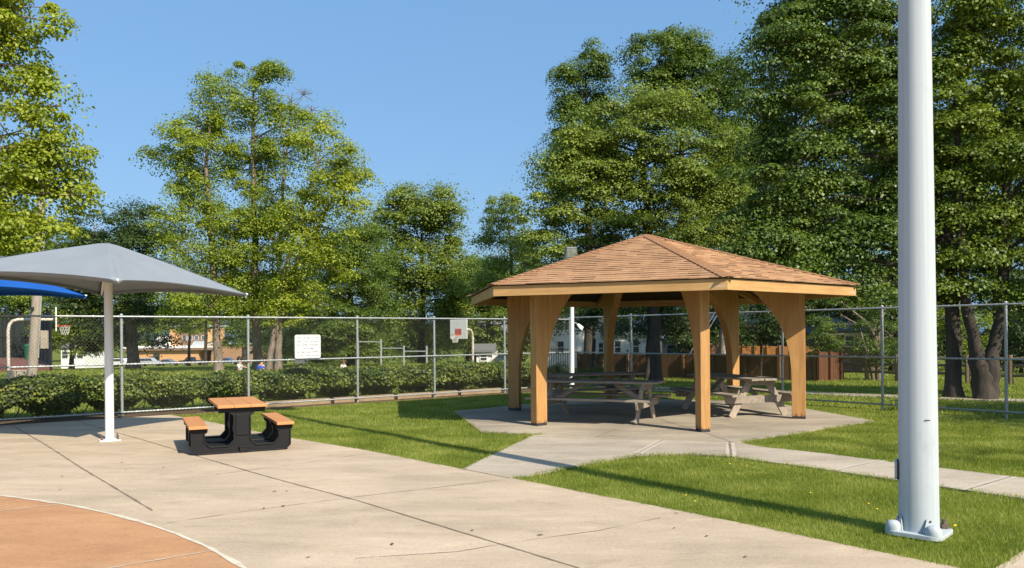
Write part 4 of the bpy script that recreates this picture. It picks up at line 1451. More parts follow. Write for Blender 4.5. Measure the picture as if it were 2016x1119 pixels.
M['tan_plastic_y'] = plain('tan_plastic_boards', (0.56, 0.255, 0.095), (0.50, 0.22, 0.08), 20, 0.6, (3, 0.15, 3))
plastic_table()

# ------------------------------------------------------------------ shade canopies
def canopy(loc, rz, label, fabric, D=2.16, zc=2.42, zap=3.19, dz=(0, 0, 0, 0), dd=(1, 1, 1, 1)):
    th = thing('shade_umbrella', loc, label, 'shade umbrella', 'square fabric shade umbrellas on the plaza', rz)
    Z = Vector((0, 0, 1))
    n, m = 20, 16
    vs, fs = [], []
    cs = [Vector((D * dd[k] * math.cos(k * math.pi / 2), D * dd[k] * math.sin(k * math.pi / 2), zc + dz[k])) for k in range(4)]
    ap = Vector((0, 0, zap))
    for k in range(4):
        A, B = cs[k], cs[(k + 1) % 4]
        inn = -(A + B) / 2
        inn.z = 0
        inn.normalize()
        b = len(vs)
        for j in range(m + 1):
            t = j / m
            for i in range(n + 1):
                s = i / n
                bow = 4 * s * (1 - s)
                e = A.lerp(B, s) + inn * (0.16 * bow) + Vector((0, 0, 0.075 * bow))
                p = ap.lerp(e, t) + Vector((0, 0, 0.025 * math.sin(math.pi * t) * (1 - bow * 0.75) + 0.0))
                if t < 0.06: p.z = min(p.z, zap - 0.012)
                vs.append(p)
        for j in range(m):
            for i in range(n):
                a = b + j * (n + 1) + i
                fs.append((a, a + 1, a + n + 2, a + n + 1))
        # hem turned under
        b2 = len(vs)
        for i in range(n + 1):
            e = vs[b + m * (n + 1) + i]
            vs.append(e + inn * 0.03 - Z * 0.055)
        for i in range(n):
            fs.append((b + m * (n + 1) + i, b + m * (n + 1) + i + 1, b2 + i + 1, b2 + i))
    mb = MB()
    mb.add(vs, fs)
    o = mb.build('canopy', fabric, th, smooth=True)
    md = o.modifiers.new('solid', 'SOLIDIFY')
    md.thickness = 0.004
    mb = MB().tube([(0, 0, 0.02), (0, 0, zc + 0.05), (0, 0, zap - 0.06)], [0.066, 0.064, 0.06], 24)
    mb.build('pole', M['white_paint'], th, smooth=True)
    mb = MB()
    for k in range(4):
        d_ = Vector((cs[k].x, cs[k].y, 0)).normalized()
        MB().tube([d_ * 0.05 + Z * (zap - 0.18), cs[k] * .6 + Z * (zap * .4 - .09), cs[k] - d_ * 0.07 - Z * 0.02], [0.03, 0.026, 0.022], 10).build('arm', M['white_paint'], th, smooth=True)
        MB().tube([cs[k] - d_ * 0.03 + Z * .012, cs[k] + d_ * .004 + Z * .004], 0.016, 12).build('corner_fitting', M['white_paint'], th, smooth=True)
    MB().box((0, 0, 0.014), (0.30, 0.30, 0.022)).build('base_plate', M['white_paint'], th, bevel=0.003)
    for i in (-1, 1):
        for j in (-1, 1):
            MB().tube([(i * .115, j * .115, .02), (i * .115, j * .115, .10)], 0.011, 8).tube([(i * .115, j * .115, .025), (i * .115, j * .115, .045)], 0.02, 6).build('anchor_bolt', M['rust'], th)
    return th


pu = G(216, 868)
view = Vector((-pu.x, -pu.y, 0))
canopy(pu, math.atan2(view.y, view.x) + R(3), 'grey fabric shade umbrella on a white pole, nearest the table', M['gray_fabric'], dz=(0.02, -0.03, 0.06, 0.20), dd=(1, 1, 1, 1.14))
pb = Vector((-9.95, 13.75, 0))
view = Vector((-pb.x, -pb.y, 0))
canopy(pb, math.atan2(view.y, view.x) + R(2), 'blue fabric shade umbrella partly hidden at the left edge', M['blue_fabric'], zc=2.47, zap=3.2)

# ------------------------------------------------------------------ big light pole in front
def big_pole():
    b = G(1809, 1046)
    th = thing('light_pole', b, 'thick grey-white painted steel light pole in the front lawn', 'light pole', None, R(12))
    prof = [(0.153, 0.02), (0.150, 0.3), (0.146, 1.0), (0.119, 4.6), (0.095, 8.0), (0.075, 12.2), (0.02, 12.25)]
    MB().lathe(prof, 64).build('shaft', M['pole'], th, smooth=True)
    # square base plate with rounded corners
    pl = []
    for a in (-10, 80, 170, 260):
        for k in range(-4, 5):
            w = R(a + k * 11.25)
            pl.append((0.185 * math.cos(R(a)) + 0.088 * math.cos(w), 0.185 * math.sin(R(a)) + 0.088 * math.sin(w)))
    MB().prism(pl, (0, 0, 0.002), (1, 0, 0), (0, 1, 0), (0, 0, 1), 0.036).build('base_plate', M['pole'], th, bevel=0.004)
    for k, a in enumerate((-100, 170, 80, -10)):
        c = Vector((0.212 * math.cos(R(a)), 0.212 * math.sin(R(a)), 0.02))
        if k == 3:
            MB().tube([c, c + Vector((0, 0, .035))], 0.036, 6).tube([c + Vector((0, 0, .03)), c + Vector((0, 0, .075))], 0.018, 10).build('bolt', M['rust'], th)
            continue
        mb = MB()
        m, q = 20, 12
        vs, fs = [], []
        for i in range(q + 1):
            t = i / q
            r = 0.060 * max(1e-3, 1 - t ** 3.2) ** 0.42 * (1 + .04 * (1 - t))
            z = 0.078 * t
            for j in range(m):
                w = 2 * math.pi * j / m
                vs.append(c + Vector((r * math.cos(w), r * math.sin(w), z)))
        for i in range(q):
            for j in range(m):
                j2 = (j + 1) % m
                fs.append((i * m + j, i * m + j2, (i + 1) * m + j2, (i + 1) * m + j))
        mb.add(vs, fs)
        # tongue that leans to the shaft
        dirn = Vector((math.cos(R(a)), math.sin(R(a)), 0))
        sd = Vector((-dirn.y, dirn.x, 0))
        top = dirn * 0.158 + Vector((0, 0, 0.135))
        bot = dirn * 0.165 + Vector((0, 0, 0.02))
        mb.add([bot - sd * .062, bot + sd * .062, top + sd * .026, top - sd * .026,
                bot - sd * .062 + dirn * .012, bot + sd * .062 + dirn * .012, top + sd * .026 + dirn * .006, top - sd * .026 + dirn * .006],
               [(0, 1, 2, 3), (7, 6, 5, 4), (0, 4, 5, 1), (1, 5, 6, 2), (2, 6, 7, 3), (3, 7, 4, 0)])
        cv = mb.build('bolt_cover', M['pole'], th, smooth=True)
        s_ = dirn * 0.166 + Vector((0, 0, 0.118))
        MB().tube([s_, s_ + dirn * .008], 0.009, 8).build('screw', M['rust'], cv)
    # hand-hole cover on the left side
    for dx, t, mt, nm, hh in ((0.150, 0.014, M['steel_dark'], 'gasket', 0.172), (0.164, 0.022, M['pole'], 'hand_hole_cover', 0.162)):
        w = 0.055 if nm != 'gasket' else 0.06
        pr = []
        for k in range(24):
            a = 2 * math.pi * k / 24
            x, y = math.cos(a), math.sin(a)
            pr.append((math.copysign(abs(x) ** .5, x) * w, math.copysign(abs(y) ** .35, y) * hh / 2))
        an = Vector((math.cos(R(140)), math.sin(R(140)), 0))
        MB().prism(pr, an * dx + Vector((0, 0, 0.50)), Vector((-an.y, an.x, 0)), (0, 0, 1), an, t).build(nm, mt, th, bevel=0.004)
    MB().box((-0.03, -0.1455, 0.93), (0.045, 0.006, 0.006), ry=R(2)).build('weld_mark', M['steel_dark'], th)
    # crossarm and floodlights up above
    MB().bar((-0.9, 0, 11.9), (0.9, 0, 11.9), 0.09, 0.09).build('crossarm', M['pole'], th)
    for x in (-.75, 0.75):
        MB().box((x, -.2, 12.1), (0.5, 0.25, 0.42), rx=R(-25)).build('floodlight', M['galv'], th, bevel=.03)
    return th


big_pole()

# ------------------------------------------------------------------ white floodlight pole behind the gazebo
def flood_pole():
    b = G(1126, 769)
    d = b.y
    th = thing('floodlight_pole', b, 'slim white floodlight pole rising behind the gazebo roof', 'light pole')
    MB().tube([(0, 0, 0), (0.02, 0, 2.2), (0.03, 0, 4.0)], [0.07, 0.06, 0.05], 16).build('shaft', M['white_paint'], th, smooth=True)
    MB().tube([(0, 0, 0), (0, 0, 0.03)], 0.15, 16).build('base_plate', M['white_paint'], th)
    pr = [(-.20, -.17), (.20, -.19), (.15, .17), (-.16, .17)]
    h = MB().prism(pr, (0, 0, 0), (1, 0, 0), (0, 0, 1), (0, 1, 0), 0.22).build('lamp_head', M['steel_grey'], th, bevel=.02)
    h.location = P(1124, 498, d) - b
    h.rotation_euler = (R(8), 0, R(8))
    MB().box((-.01, -.112, -.005), (0.26, 0.012, 0.25)).build('lens', M['lens'], h, bevel=.02)
    MB().box((0, .03, -.2), (0.08, 0.08, 0.14)).build('bracket', M['galv'], h)
    # small lamp on an arm
    q = P(1141, 643, d) - b
    a = MB().tube([(0.04, 0, q.z + .12), (q.x - .08, 0, q.z + .09)], 0.012, 6).build('arm', M['galv'], th)
    s_ = MB().prism([(-.10, .03), (-.07, .06), (.11, .04), (.12, -.07), (.03, -.06), (-.10, .0)], (0, 0, 0), (1, 0, 0), (0, 0, 1), (0, 1, 0), 0.14).build('spotlight', M['white_paint'], th, bevel=.01)
    s_.location = q
    s_.rotation_euler = (0, R(30), 0)
    return th


M['steel_grey'] = plain('grey_lamp_housing', (0.16, 0.17, 0.17), None, 10, 0.5, metal=.3)
M['lens'] = plain('lamp_lens', (0.28, 0.30, 0.26), (0.10, 0.12, 0.09), 9, 0.15, spec=.6)
flood_pole()

# ------------------------------------------------------------------ sign on the fence
def fence_sign():
    u_ = ray(606, 682)[0]
    base = LA - LN * 0.055
    t = (u_ * base.y - base.x) / (LDIR.x - u_ * LDIR.y)
    p = base + LDIR * t
    c = P(606, 682.5, p.y)
    th = thing('rules_sign', Vector((p.x, p.y, c.z)), 'white pool rules sign hung on the chain link fence', 'sign', None, math.atan2(LDIR.y, LDIR.x))
    w, h = 0.64, 0.56

    def rrect(w, h, r):
        out = []
        for cx_, cy_, a0 in ((w / 2 - r, h / 2 - r, 0), (-w / 2 + r, h / 2 - r, 90), (-w / 2 + r, -h / 2 + r, 180), (w / 2 - r, -h / 2 + r, 270)):
            for k in range(5):
                a = R(a0 + k * 22.5)
                out.append((cx_ + r * math.cos(a), cy_ + r * math.sin(a)))
        return out
    MB().prism(rrect(w, h, .045), (0, 0, 0), (1, 0, 0), (0, 0, 1), (0, 1, 0), 0.006).build('panel', M['sign_white'], th)
    ro, ri = rrect(w - .03, h - .03, .04), rrect(w - .045, h - .045, .035)
    n = len(ro)
    mb = MB()
    mb.add([(x, -.0045, z) for x, z in ro] + [(x, -.0045, z) for x, z in ri], [(i, (i + 1) % n, n + (i + 1) % n, n + i) for i in range(n)])
    mb.build('border', M['ink'], th, fix=False)
    lines = ['FOR THE HEALTH AND', 'SAFETY OF ALL PATRONS', '(NO DIAPER CHANGING', '(NO GUM', '(NO SMOKING, VAPING', 'ALCOHOL, DRUGS OR GLASS']
    for k, s in enumerate(lines):
        cu = bpy.data.curves.new('lettering', 'FONT')
        cu.body = s
        cu.size = 0.058
        cu.align_x = 'CENTER'
        cu.offset = 0.0012
        tmp = bpy.data.objects.new('lettering', cu)
        COL.objects.link(tmp)
        bpy.context.view_layer.update()
        dg = bpy.context.evaluated_depsgraph_get()
        me = bpy.data.meshes.new_from_object(tmp.evaluated_get(dg))
        bpy.data.objects.remove(tmp)
        me.materials.clear()
        me.materials.append(M['ink'])
        xsz = max(v.co.x for v in me.vertices) - min(v.co.x for v in me.vertices)
        o = bpy.data.objects.new('lettering', me)
        link(o, th)
        o.location = (0, -.0046, h / 2 - 0.095 - k * 0.084)
        o.rotation_euler = (R(90), 0, 0)
        sc = min(1.0, (w - .09) / xsz)
        o.scale = (sc, 1, 1)
    return th


M['sign_white'] = plain('sign_white', (0.80, 0.80, 0.78), (0.66, 0.70, 0.74), 2.2, 0.4)
M['ink'] = plain('faded_ink', (0.09, 0.085, 0.08), None, 9, 0.7)
fence_sign()

# ------------------------------------------------------------------ basketball hoops
def hoop(loc, rz, label, z_board, bw, bh, arm, rim_z, lean=0):
    """board faces local -y; post stands at +y"""
    th = thing('basketball_hoop', loc, label, 'basketball hoop', 'low basketball hoops in the park', rz)
    top = z_board
    MB().tube([(0, 0, -.2), (0, 0, top - .45), (0, -.05, top - .2), (0, -.17, top - .06), (0, -.36, top), (0, -arm, top)], 0.065, 14).build('post', M['white_paint_worn'], th, smooth=True)
    b = MB().box((0, -arm - .03, top), (bw, 0.05, bh)).build('backboard', M['board'], th, bevel=.015)
    MB().box((0, -arm - .065, top - bh * .12), (bw * .36, .008, bh * .30)).build('target_frame', M['hoop_orange_pale'], b)
    ring = [(0.2286 * math.cos(2 * math.pi * k / 24), -arm - .36 + 0.2286 * math.sin(2 * math.pi * k / 24), rim_z) for k in range(25)]
    mb = MB().tube(ring, 0.014, 8, False)
    mb.box((0, -arm - .09, rim_z), (.14, .10, .09))
    rim = mb.build('rim', M['hoop_orange'], th)
    nm = MB()
    for k in range(12):
        for sg in (1, -1):
            pts = []
            for j in range(6):
                t = j / 5
                a = 2 * math.pi * (k + sg * t * 1.6) / 12
                r = 0.225 - 0.10 * t
                pts.append((r * math.cos(a), -arm - .36 + r * math.sin(a), rim_z - .40 * t))
            nm.tube(pts, 0.006, 4, False)
    nm.build('net', M['net'], rim)
    return th


M['white_paint_worn'] = plain('worn_white_paint_steel', (0.62, 0.58, 0.52), (0.42, 0.34, 0.27), 7, 0.6)
M['board'] = plain('backboard_white', (0.74, 0.75, 0.76), (0.66, 0.67, 0.68), 3, 0.5)
M['hoop_orange_pale'] = plain('faded_orange_mark', (0.55, 0.14, 0.11), None, 5, .6)
b = P(17, 748, 33)
b.z = tz(b.x, b.y)
zt = P(60, 629, 33).z - b.z
hoop(b, R(121), 'white gooseneck basketball hoop seen from the side at the left edge', zt, 1.35, 1.05, 1.72, P(118, 641, 33).z - b.z)
b = P(931, 712, 42)
b.z = tz(b.x, b.y)
hoop(b, R(-32), 'white gooseneck basketball hoop facing us beyond the hedge', P(900, 649, 42).z - b.z, 1.1, 1.02, 1.25, P(876, 660, 42).z - b.z)

# a pair of low tan concrete blocks at the left hoop
for px, lab in ((27, 'tan concrete block at the foot of the left hoop, nearer its post'), (47, 'tan concrete block at the left hoop, nearer the utility pole')):
    q = P(px, 740, 31)
    mb = MB().box((0, 0, 0.18), (0.36, 0.34, 0.42)).box((0, 0, .41), (.38, .36, .05))
    o = mb.build('concrete_block', M['path'], bevel=.015)
    o.location = (q.x, q.y, tz(q.x, q.y))
    tag(o, lab, 'block', 'tan blocks by the left hoop')

# pull-up bars
def bars():
    b = P(795, 716, 40)
    b.z = tz(b.x, b.y)
    th = thing('pull_up_bars', b, 'stepped steel pull-up bars beyond the hedge', 'exercise bars')
    L_ = [(705, 671), (750, 671), (795, 683), (840, 683)]
    zs = [P(705, 668, 40).z, P(750, 668, 40).z, P(795, 681, 40).z, P(840, 681, 40).z]
    for (px, _), z in zip(L_, zs):
        q = P(px, 700, 40)
        MB().tube([(q.x - b.x, 0, -.2), (q.x - b.x, 0, z - b.z)], 0.05, 12).build('post', M['galv'], th, smooth=True)
    for (a, c, y) in ((705, 750, 673.5), (750, 795, 686), (795, 840, 692)):
        q, r_ = P(a, y, 40), P(c, y, 40)
        MB().tube([q - b, r_ - b], 0.025, 8).build('bar', M['galv'], th, smooth=True)


bars()

# park grill on a post, under the sign's line of sight
q = P(592, 722, 33)
q.z = tz(q.x, q.y)
th = thing('park_grill', q, 'dark steel park grill on a pale post behind the hedge', 'grill', None, R(20))
MB().tube([(0, 0, -.1), (0, 0, .52)], 0.06, 12).build('post', M['path'], th, smooth=True)
mb = MB().box((0, 0, .56), (.5, .4, .03)).box((-.25, 0, .66), (.02, .4, .2)).box((.25, 0, .66), (.02, .4, .2)).box((0, .2, .66), (.5, .02, .2))
mb.build('firebox', M['steel_grey'], th)
mb = MB()
for k in range(9):
    mb.tube([(-.24 + k * .06, -.2, .70), (-.24 + k * .06, .19, .70)], .006, 5)
mb.build('grate', M['steel_dark'], th)

# ------------------------------------------------------------------ utility poles and wire
def upole(px0, py0, px1, py1, d, r0, r1, label, extra=True):
    b = P(px0, py0, d)
    b.z = tz(b.x, b.y)
    e = P(px1, py1, d) - b
    th = thing('utility_pole', b, label, 'utility pole')
    MB().tube([Vector((0, 0, -.2)), e * .33 + Vector((.02, 0, 0)), e * .66 + Vector((-.015, 0, 0)), e], [r0, r0 * .8 + r1 * .2, r0 * .4 + r1 * .6, r1], 14).build('shaft', M['pole_wood'], th, smooth=True)
    if extra:
        m_ = e * .315
        MB().tube([m_ - Vector((0, 0, .02)), m_ + Vector((0, 0, .02))], r0 * .95, 12).box(m_ + Vector((-.02, -.22, 0)), (.14, .16, .12)).build('bracket', M['steel_dark'], th)
        m2 = e * .18 + Vector((.42, 0, 0))
        MB().box(m2, (.28, .10, .72)).build('equipment_box', M['path'], th, bevel=.01)
        MB().tube([e * .1 + Vector((r0 + .03, 0, 0)), e * .9 + Vector((r1 + .02, 0, 0))], .025, 6).build('conduit', M['galv'], th)
    return th, b + e


t1, top1 = upole(62, 748, 88, 300, 31, .19, .13, 'weathered leaning utility pole beside the left hoop')
t2, top2 = upole(1420, 735, 1432, 455, 33, .15, .10, 'pale utility pole seen behind the right of the gazebo', False)
mb = MB()
a_, b_ = P(95, 372, 31), P(1010, 570, 62)
mb.tube([a_.lerp(b_, k / 16) - Vector((0, 0, 1.0 * math.sin(math.pi * k / 16))) for k in range(17)], 0.016, 5)
o = mb.build('overhead_wire', M['steel_dark'])
tag(o, 'thin dark overhead wire strung past the lime trees', 'wire')
# guy wires by the pale pole
mb = MB()
for k, (pa, pb_) in enumerate((((1333, 737), (1362, 690)), ((1341, 738), (1370, 690)))):
    p0 = P(*pa, 33); p1 = P(*pb_, 33)
    mb = MB().tube([p0, p0 + (p1 - p0) * 5], .014, 5)
    o = mb.build('guy_wire', M['galv'])
    tag(o, ['pale guy wire left of the other, behind the front gazebo post', 'pale guy wire right of the other, behind the front gazebo post'][k], 'wire', 'guy wires of the pale pole')

# ------------------------------------------------------------------ tennis court with windscreen at far left
def tennis():
    d = 52
    z = -0.2
    A, B = P(-120, 700, 46), P(101, 700, 46)
    Cc = P(72, 700, 66)
    pts = [Vector((A.x - 6, 46.2, 0)), Vector((B.x, 46.2, 0)), Vector((Cc.x, 66, 0)), Vector((A.x - 14, 66, 0))]
    slab('tennis_court', pts, 0.05, M['court'], 0.9)
    th = thing('court_fence', (B.x, 46, 0), 'tall black windscreen fence round the red court', 'fence')
    def run(p, q, n):
        for k in range(n + 1):
            c = p.lerp(q, k / n)
            MB().tube([(c.x, c.y, -.6), (c.x, c.y, 3.55)], .05, 8).build('post', M['black'], th)
        for z_ in (3.5, 1.75):
            MB().tube([(p.x, p.y, z_), (q.x, q.y, z_)], .03, 6).build('rail', M['black'], th)
        return p, q
    b0 = Vector((B.x, 46, 0))
    back0, back1 = Vector((A.x - 14, 66, 0)) - b0, Vector((Cc.x, 66, 0)) - b0
    fr = Vector((0, 0, 0))
    run(back0, back1, 8)
    run(back1, fr, 5)
    run(Vector((-2.6, 0, 0)), Vector((-9, 0, 0)), 2)
    for p, q, nm in ((back0, back1, 'windscreen'), (back1, fr, 'windscreen')):
        dd = (q - p).normalized()
        MB().bar(p + Vector((0, 0, 1.72)) + dd * .06, q + Vector((0, 0, 1.72)) - dd * .06, .02, 3.3).build(nm, M['screen'], th)
    q = P(57, 712, 60)
    bn = thing('litter_bin', (q.x, q.y, 0.05), 'green bin inside the court by its dark screen', 'bin')
    MB().lathe([(.28, 0), (.33, .95), (.34, 1.0)], 16).build('barrel', M['green_bin'], bn, smooth=True)
    MB().lathe([(.36, 1.0), (.36, 1.06), (.2, 1.2)], 16).build('lid', M['green_bin'], bn, smooth=True)


M['screen'] = plain('windscreen_cloth', (0.030, 0.040, 0.034), (0.022, 0.03, 0.026), 3, .9)
tennis()

# ------------------------------------------------------------------ buildings
def gable_roof(mb, x0, x1, y0, y1, z, h, ov=.3):
    ym = (y0 + y1) / 2
    v = [(x0 - ov, y0 - ov, z), (x1 + ov, y0 - ov, z), (x1 + ov, y1 + ov, z), (x0 - ov, y1 + ov, z), (x0 - ov, ym, z + h), (x1 + ov, ym, z + h)]
    lo = [(a, b, c - .15) for a, b, c in v]
    mb.add(v + lo, [(0, 1, 5, 4), (2, 3, 4, 5), (1, 2, 5), (3, 0, 4), (6, 7, 11, 10), (8, 9, 10, 11), (0, 6, 7, 1), (1, 7, 8, 2), (2, 8, 9, 3), (3, 9, 6, 0)])


def window(parent, x, z, w, h, y, frame, cross=True):
    f = MB()
    t = .07
    f.box((x - w / 2, y - .03, z), (t, .06, h + t)).box((x + w / 2, y - .03, z), (t, .06, h + t))
    f.box((x, y - .031, z + h / 2), (w - t, .06, t)).box((x, y - .031, z - h / 2), (w - t, .06, t))
    if cross:
        f.box((x, y - .032, z), (w - t, .05, .05))
    fo = f.build('window', frame, parent)
    MB().box((x, y - .008, z), (w - t, .02, h - t)).build('pane', M['glass'], fo)


def school():
    d = 185
    k = d / F
    b = P(360, 714, d)
    b.z = tz(b.x, b.y) - .2
    th = thing('brick_school', b, 'tan brick school building with flat roofs beyond the car park', 'school')
    def X(px): return P(px, 690, d).x - b.x
    def Zp(py, px=350): return P(px, py, d).z - b.z
    # lower wing
    MB().box(((X(250) + X(391)) / 2, 4, Zp(687) / 2), (X(391) - X(250), 8, Zp(687))).build('wall', M['school_brick'], th)
    r_ = MB().box(((X(244) + X(421)) / 2, 4, Zp(683.5)), (X(421) - X(244), 9.6, 0.5)).build('roof', M['white_siding'], th)
    MB().box(((X(246) + X(420)) / 2, -.45, Zp(688)), (X(420) - X(246), .9, .5)).build('canopy_soffit', M['brown_brick'], th)
    # upper storey
    MB().box(((X(307) + X(324)) / 2, 10, Zp(644) / 2), (X(324) - X(307), 5, Zp(644))).build('wall', M['school_brick'], th)
    MB().box(((X(324) + X(381)) / 2, 11, Zp(648) / 2), (X(381) - X(324), 5, Zp(648))).build('wall', M['brown_brick'], th)
    MB().box(((X(381) + X(404)) / 2, 10, Zp(646) / 2), (X(404) - X(381), 5, Zp(646))).build('wall', M['school_brick'], th)
    MB().box(((X(305) + X(406)) / 2, 11, Zp(644) + .3), (X(406) - X(305), 8, .4)).build('roof', M['metal_roof'], th)
    for px in (333.5, 345.5, 358.5, 373):
        window(th, X(px), Zp(666), 1.05, 1.0, 8.5, M['trim'])
    # gable-ended white entrance at left
    mb = MB().prism([(X(287), 0), (X(310), 0), (X(310), Zp(676)), (X(303), Zp(662)), (X(294), Zp(662)), (X(287), Zp(676))], (0, 6, 0), (1, 0, 0), (0, 0, 1), (0, 1, 0), 3)
    mb.build('entrance_gable', M['white_siding'], th)
    # right wing
    MB().box(((X(412) + X(500)) / 2, 5, Zp(679) / 2), (X(500) - X(412), 8, Zp(679))).build('wall', M['brown_tan'], th)
    MB().box(((X(410) + X(502)) / 2, 5, Zp(677.5)), (X(502) - X(410), 9, .35)).build('roof', M['metal_roof'], th)
    MB().prism([(X(374), 0), (X(402), 0), (X(404), 1.0), (X(379), 1.0)], (0, 1.0, Zp(681)), (1, 0, 0), (0, 0, 1), (0, 1, 0), .5).build('skylight', M['metal_roof'], th)
    for px, w in ((308, 1.5), (341, 1.9)):
        window(th, X(px), 1.35, w, 2.7, 0.0, M['brown_brick'], False)
    MB().lathe([(.55, 0), (.55, .1)], 16, (0, 0, 0)).build('medallion', M['white_siding'], th)
    th.children[-1].rotation_euler = (R(90), 0, 0)
    th.children[-1].location = (X(325), -.02, Zp(701))
    return th


M['brown_tan'] = bricks('shaded_brown_brick', (0.34, 0.19, 0.10), (0.30, 0.165, 0.085), (0.36, 0.24, 0.15))  # darker school brick, the right wing's shade put into the colour
school()


def house(name, label, d, px0, px1, pw, pr, wall, roof, wins, depth=8, gable=True, cat='house'):
    """px0..px1 wall sides, pw: y of wall top, pr: y of ridge"""
    b = P((px0 + px1) / 2, 700, d)
    b.z = tz(b.x, b.y) - .1
    th = thing(name, b, label, cat)
    x0, x1 = P(px0, 700, d).x - b.x, P(px1, 700, d).x - b.x
    zt_ = P((px0 + px1) / 2, pw, d).z - b.z
    MB().box(((x0 + x1) / 2, depth / 2, zt_ / 2), (x1 - x0, depth, zt_)).build('wall', wall, th)
    mb = MB()
    gable_roof(mb, x0, x1, 0, depth, zt_ + .16, P(px0, pr, d).z - b.z - zt_, .35)
    mb.build('roof', roof, th)
    for px, py, w, h in wins:
        q = P(px, py, d) - b
        window(th, q.x, q.z, w, h, 0.0, M['trim'])
    MB().box(((x0 + x1) / 2, -.06, zt_ - .05), (x1 - x0 + .1, .1, .18)).build('eave_trim', M['trim'], th)
    return th


house('white_house', 'white clapboard house glimpsed left of the brick school', 130, 120, 166, 686, 676, M['white_siding'], M['grey_roof'],
      [(128, 699, 1.0, 1.2), (144, 699, 1.0, 1.2), (158, 699, 1.0, 1.2)])
house('white_house', 'white two-storey house seen through the left of the gazebo', 62, 1062, 1192, 612, 570, M['white_siding'], M['grey_roof'],
      [(1104, 684, .55, 1.0), (1104, 640, .55, .9), (1160, 684, .55, 1.0), (1150, 640, .55, .9), (1080, 640, .5, .9), (1183, 686, .4, .9)], 9)
house('white_house', 'white house with shutters behind the brown fence and slim tree', 60, 1198, 1300, 660, 634, M['white_siding'], M['grey_roof'],
      [(1252, 682, .5, 1.1), (1216, 684, .5, 1.0), (1285, 684, .5, 1.0)], 8)
house('white_house', 'small pale house low behind the front gazebo post', 66, 1304, 1372, 672, 655, M['white_siding'], M['grey_roof'],
      [(1320, 688, .6, .7), (1356, 682, .7, 1.0)], 8)
house('brick_house', 'orange brick house behind the young tree', 56, 1380, 1604, 640, 606, M['red_brick'], M['grey_roof'],
      [(1440, 672, .8, 1.1), (1520, 668, .8, 1.1), (1575, 668, .8, 1.1)], 9)
house('brick_house', 'shaded brick house with grey gabled roof left of the big pole', 50, 1634, 1728, 656, 624, M['brown_brick'], M['grey_roof'],
      [(1672, 672, .6, .7), (1700, 672, .6, .7)], 8)
house('garage', 'small pale shed beyond the hedge, right of the far hoop', 55, 938, 966, 694, 682, M['white_siding'], M['grey_roof'], [(952, 704, .5, .5)], 4, cat='shed')
house('grey_house', 'grey-roofed house half hidden by trees left of the gazebo post', 75, 940, 1012, 670, 634, M['white_siding'], M['grey_roof'], [(960, 690, .8, 1.1), (990, 690, .8, 1.1)], 9)

# ------------------------------------------------------------------ garden fences beyond, right
def board_fence(label, pa, pb_, da, db, top_a, top_b, mat, posts=9, lit=False):
    a, b = P(pa, top_a, da), P(pb_, top_b, db)
    base = Vector((a.x, a.y, tz(a.x, a.y)))
    th = thing('board_fence', base, label, 'fence')
    L_ = math.hypot(b.x - a.x, b.y - a.y)
    rz = math.atan2(b.y - a.y, b.x - a.x)
    th.rotation_euler = (0, 0, rz)
    mb = MB()
    n = int(L_ / .14)
    for k in range(n):
        t = (k + .5) / n
        gx, gy = a.x + (b.x - a.x) * t, a.y + (b.y - a.y) * t
        z1 = a.z + (b.z - a.z) * t - base.z + random.uniform(-.012, .012)
        z0 = tz(gx, gy) - base.z - .1
        mb.box((L_ * t, random.uniform(-.004, .004), (z0 + z1) / 2), (L_ / n - .008, .02, z1 - z0))
    mb.build('boards', mat, th)
    for k in range(posts):
        t = k / (posts - 1)
        gx, gy = a.x + (b.x - a.x) * t, a.y + (b.y - a.y) * t
        z1 = a.z + (b.z - a.z) * t - base.z + .05
        z0 = tz(gx, gy) - base.z - .1
        MB().box((L_ * t, -.06, (z0 + z1) / 2), (.1, .09, z1 - z0)).build('post', mat, th)
    for zz in (.25, .8):
        MB().bar((0, .035, zz), (L_, .035, zz + b.z - a.z), .05, .09).build('rail', mat, th)
    return th


board_fence('long brown board fence behind the gazebo lawn', 1140, 1606, 36, 28.5, 697, 700, M['fence_wood'], 9)
board_fence('sunlit orange cedar fence behind the young tree', 1440, 1612, 44, 42, 681, 683, M['cedar'], 8)
board_fence('short reddish board fence beside the split rail fence', 1608, 1652, 28.4, 30, 693, 694, M['red_boards'], 3)


def split_rail():
    pts = [(1658, 751, 31), (1707, 752, 30), (1766, 754, 29), (1830, 756, 28), (1905, 758, 27), (1990, 761, 26), (2080, 764, 25)]
    g = []
    for px, py, d in pts:
        q = P(px, py, d)
        g.append(Vector((q.x, q.y, tz(q.x, q.y))))
    th = thing('split_rail_fence', g[0], 'brown split rail fence running to the right edge', 'fence')
    for p in g:
        MB().tube([p - g[0] + Vector((0, 0, -.1)), p - g[0] + Vector((random.uniform(-.03, .03), 0, 1.0))], [.085, .075], 8).build('post', M['rail_wood'], th)
    for i in range(len(g) - 1):
        for z in (.32, .62, .88):
            a, b = g[i] - g[0], g[i + 1] - g[0]
            m_ = (a + b) / 2 + Vector((0, 0, z + random.uniform(-.03, .03)))
            MB().tube([a + Vector((0, 0, z + random.uniform(-.03, .03))), m_, b + Vector((0, 0, z + random.uniform(-.03, .03)))], [.045, .06, .045], 7).build('rail', M['rail_wood'], th)


split_rail()


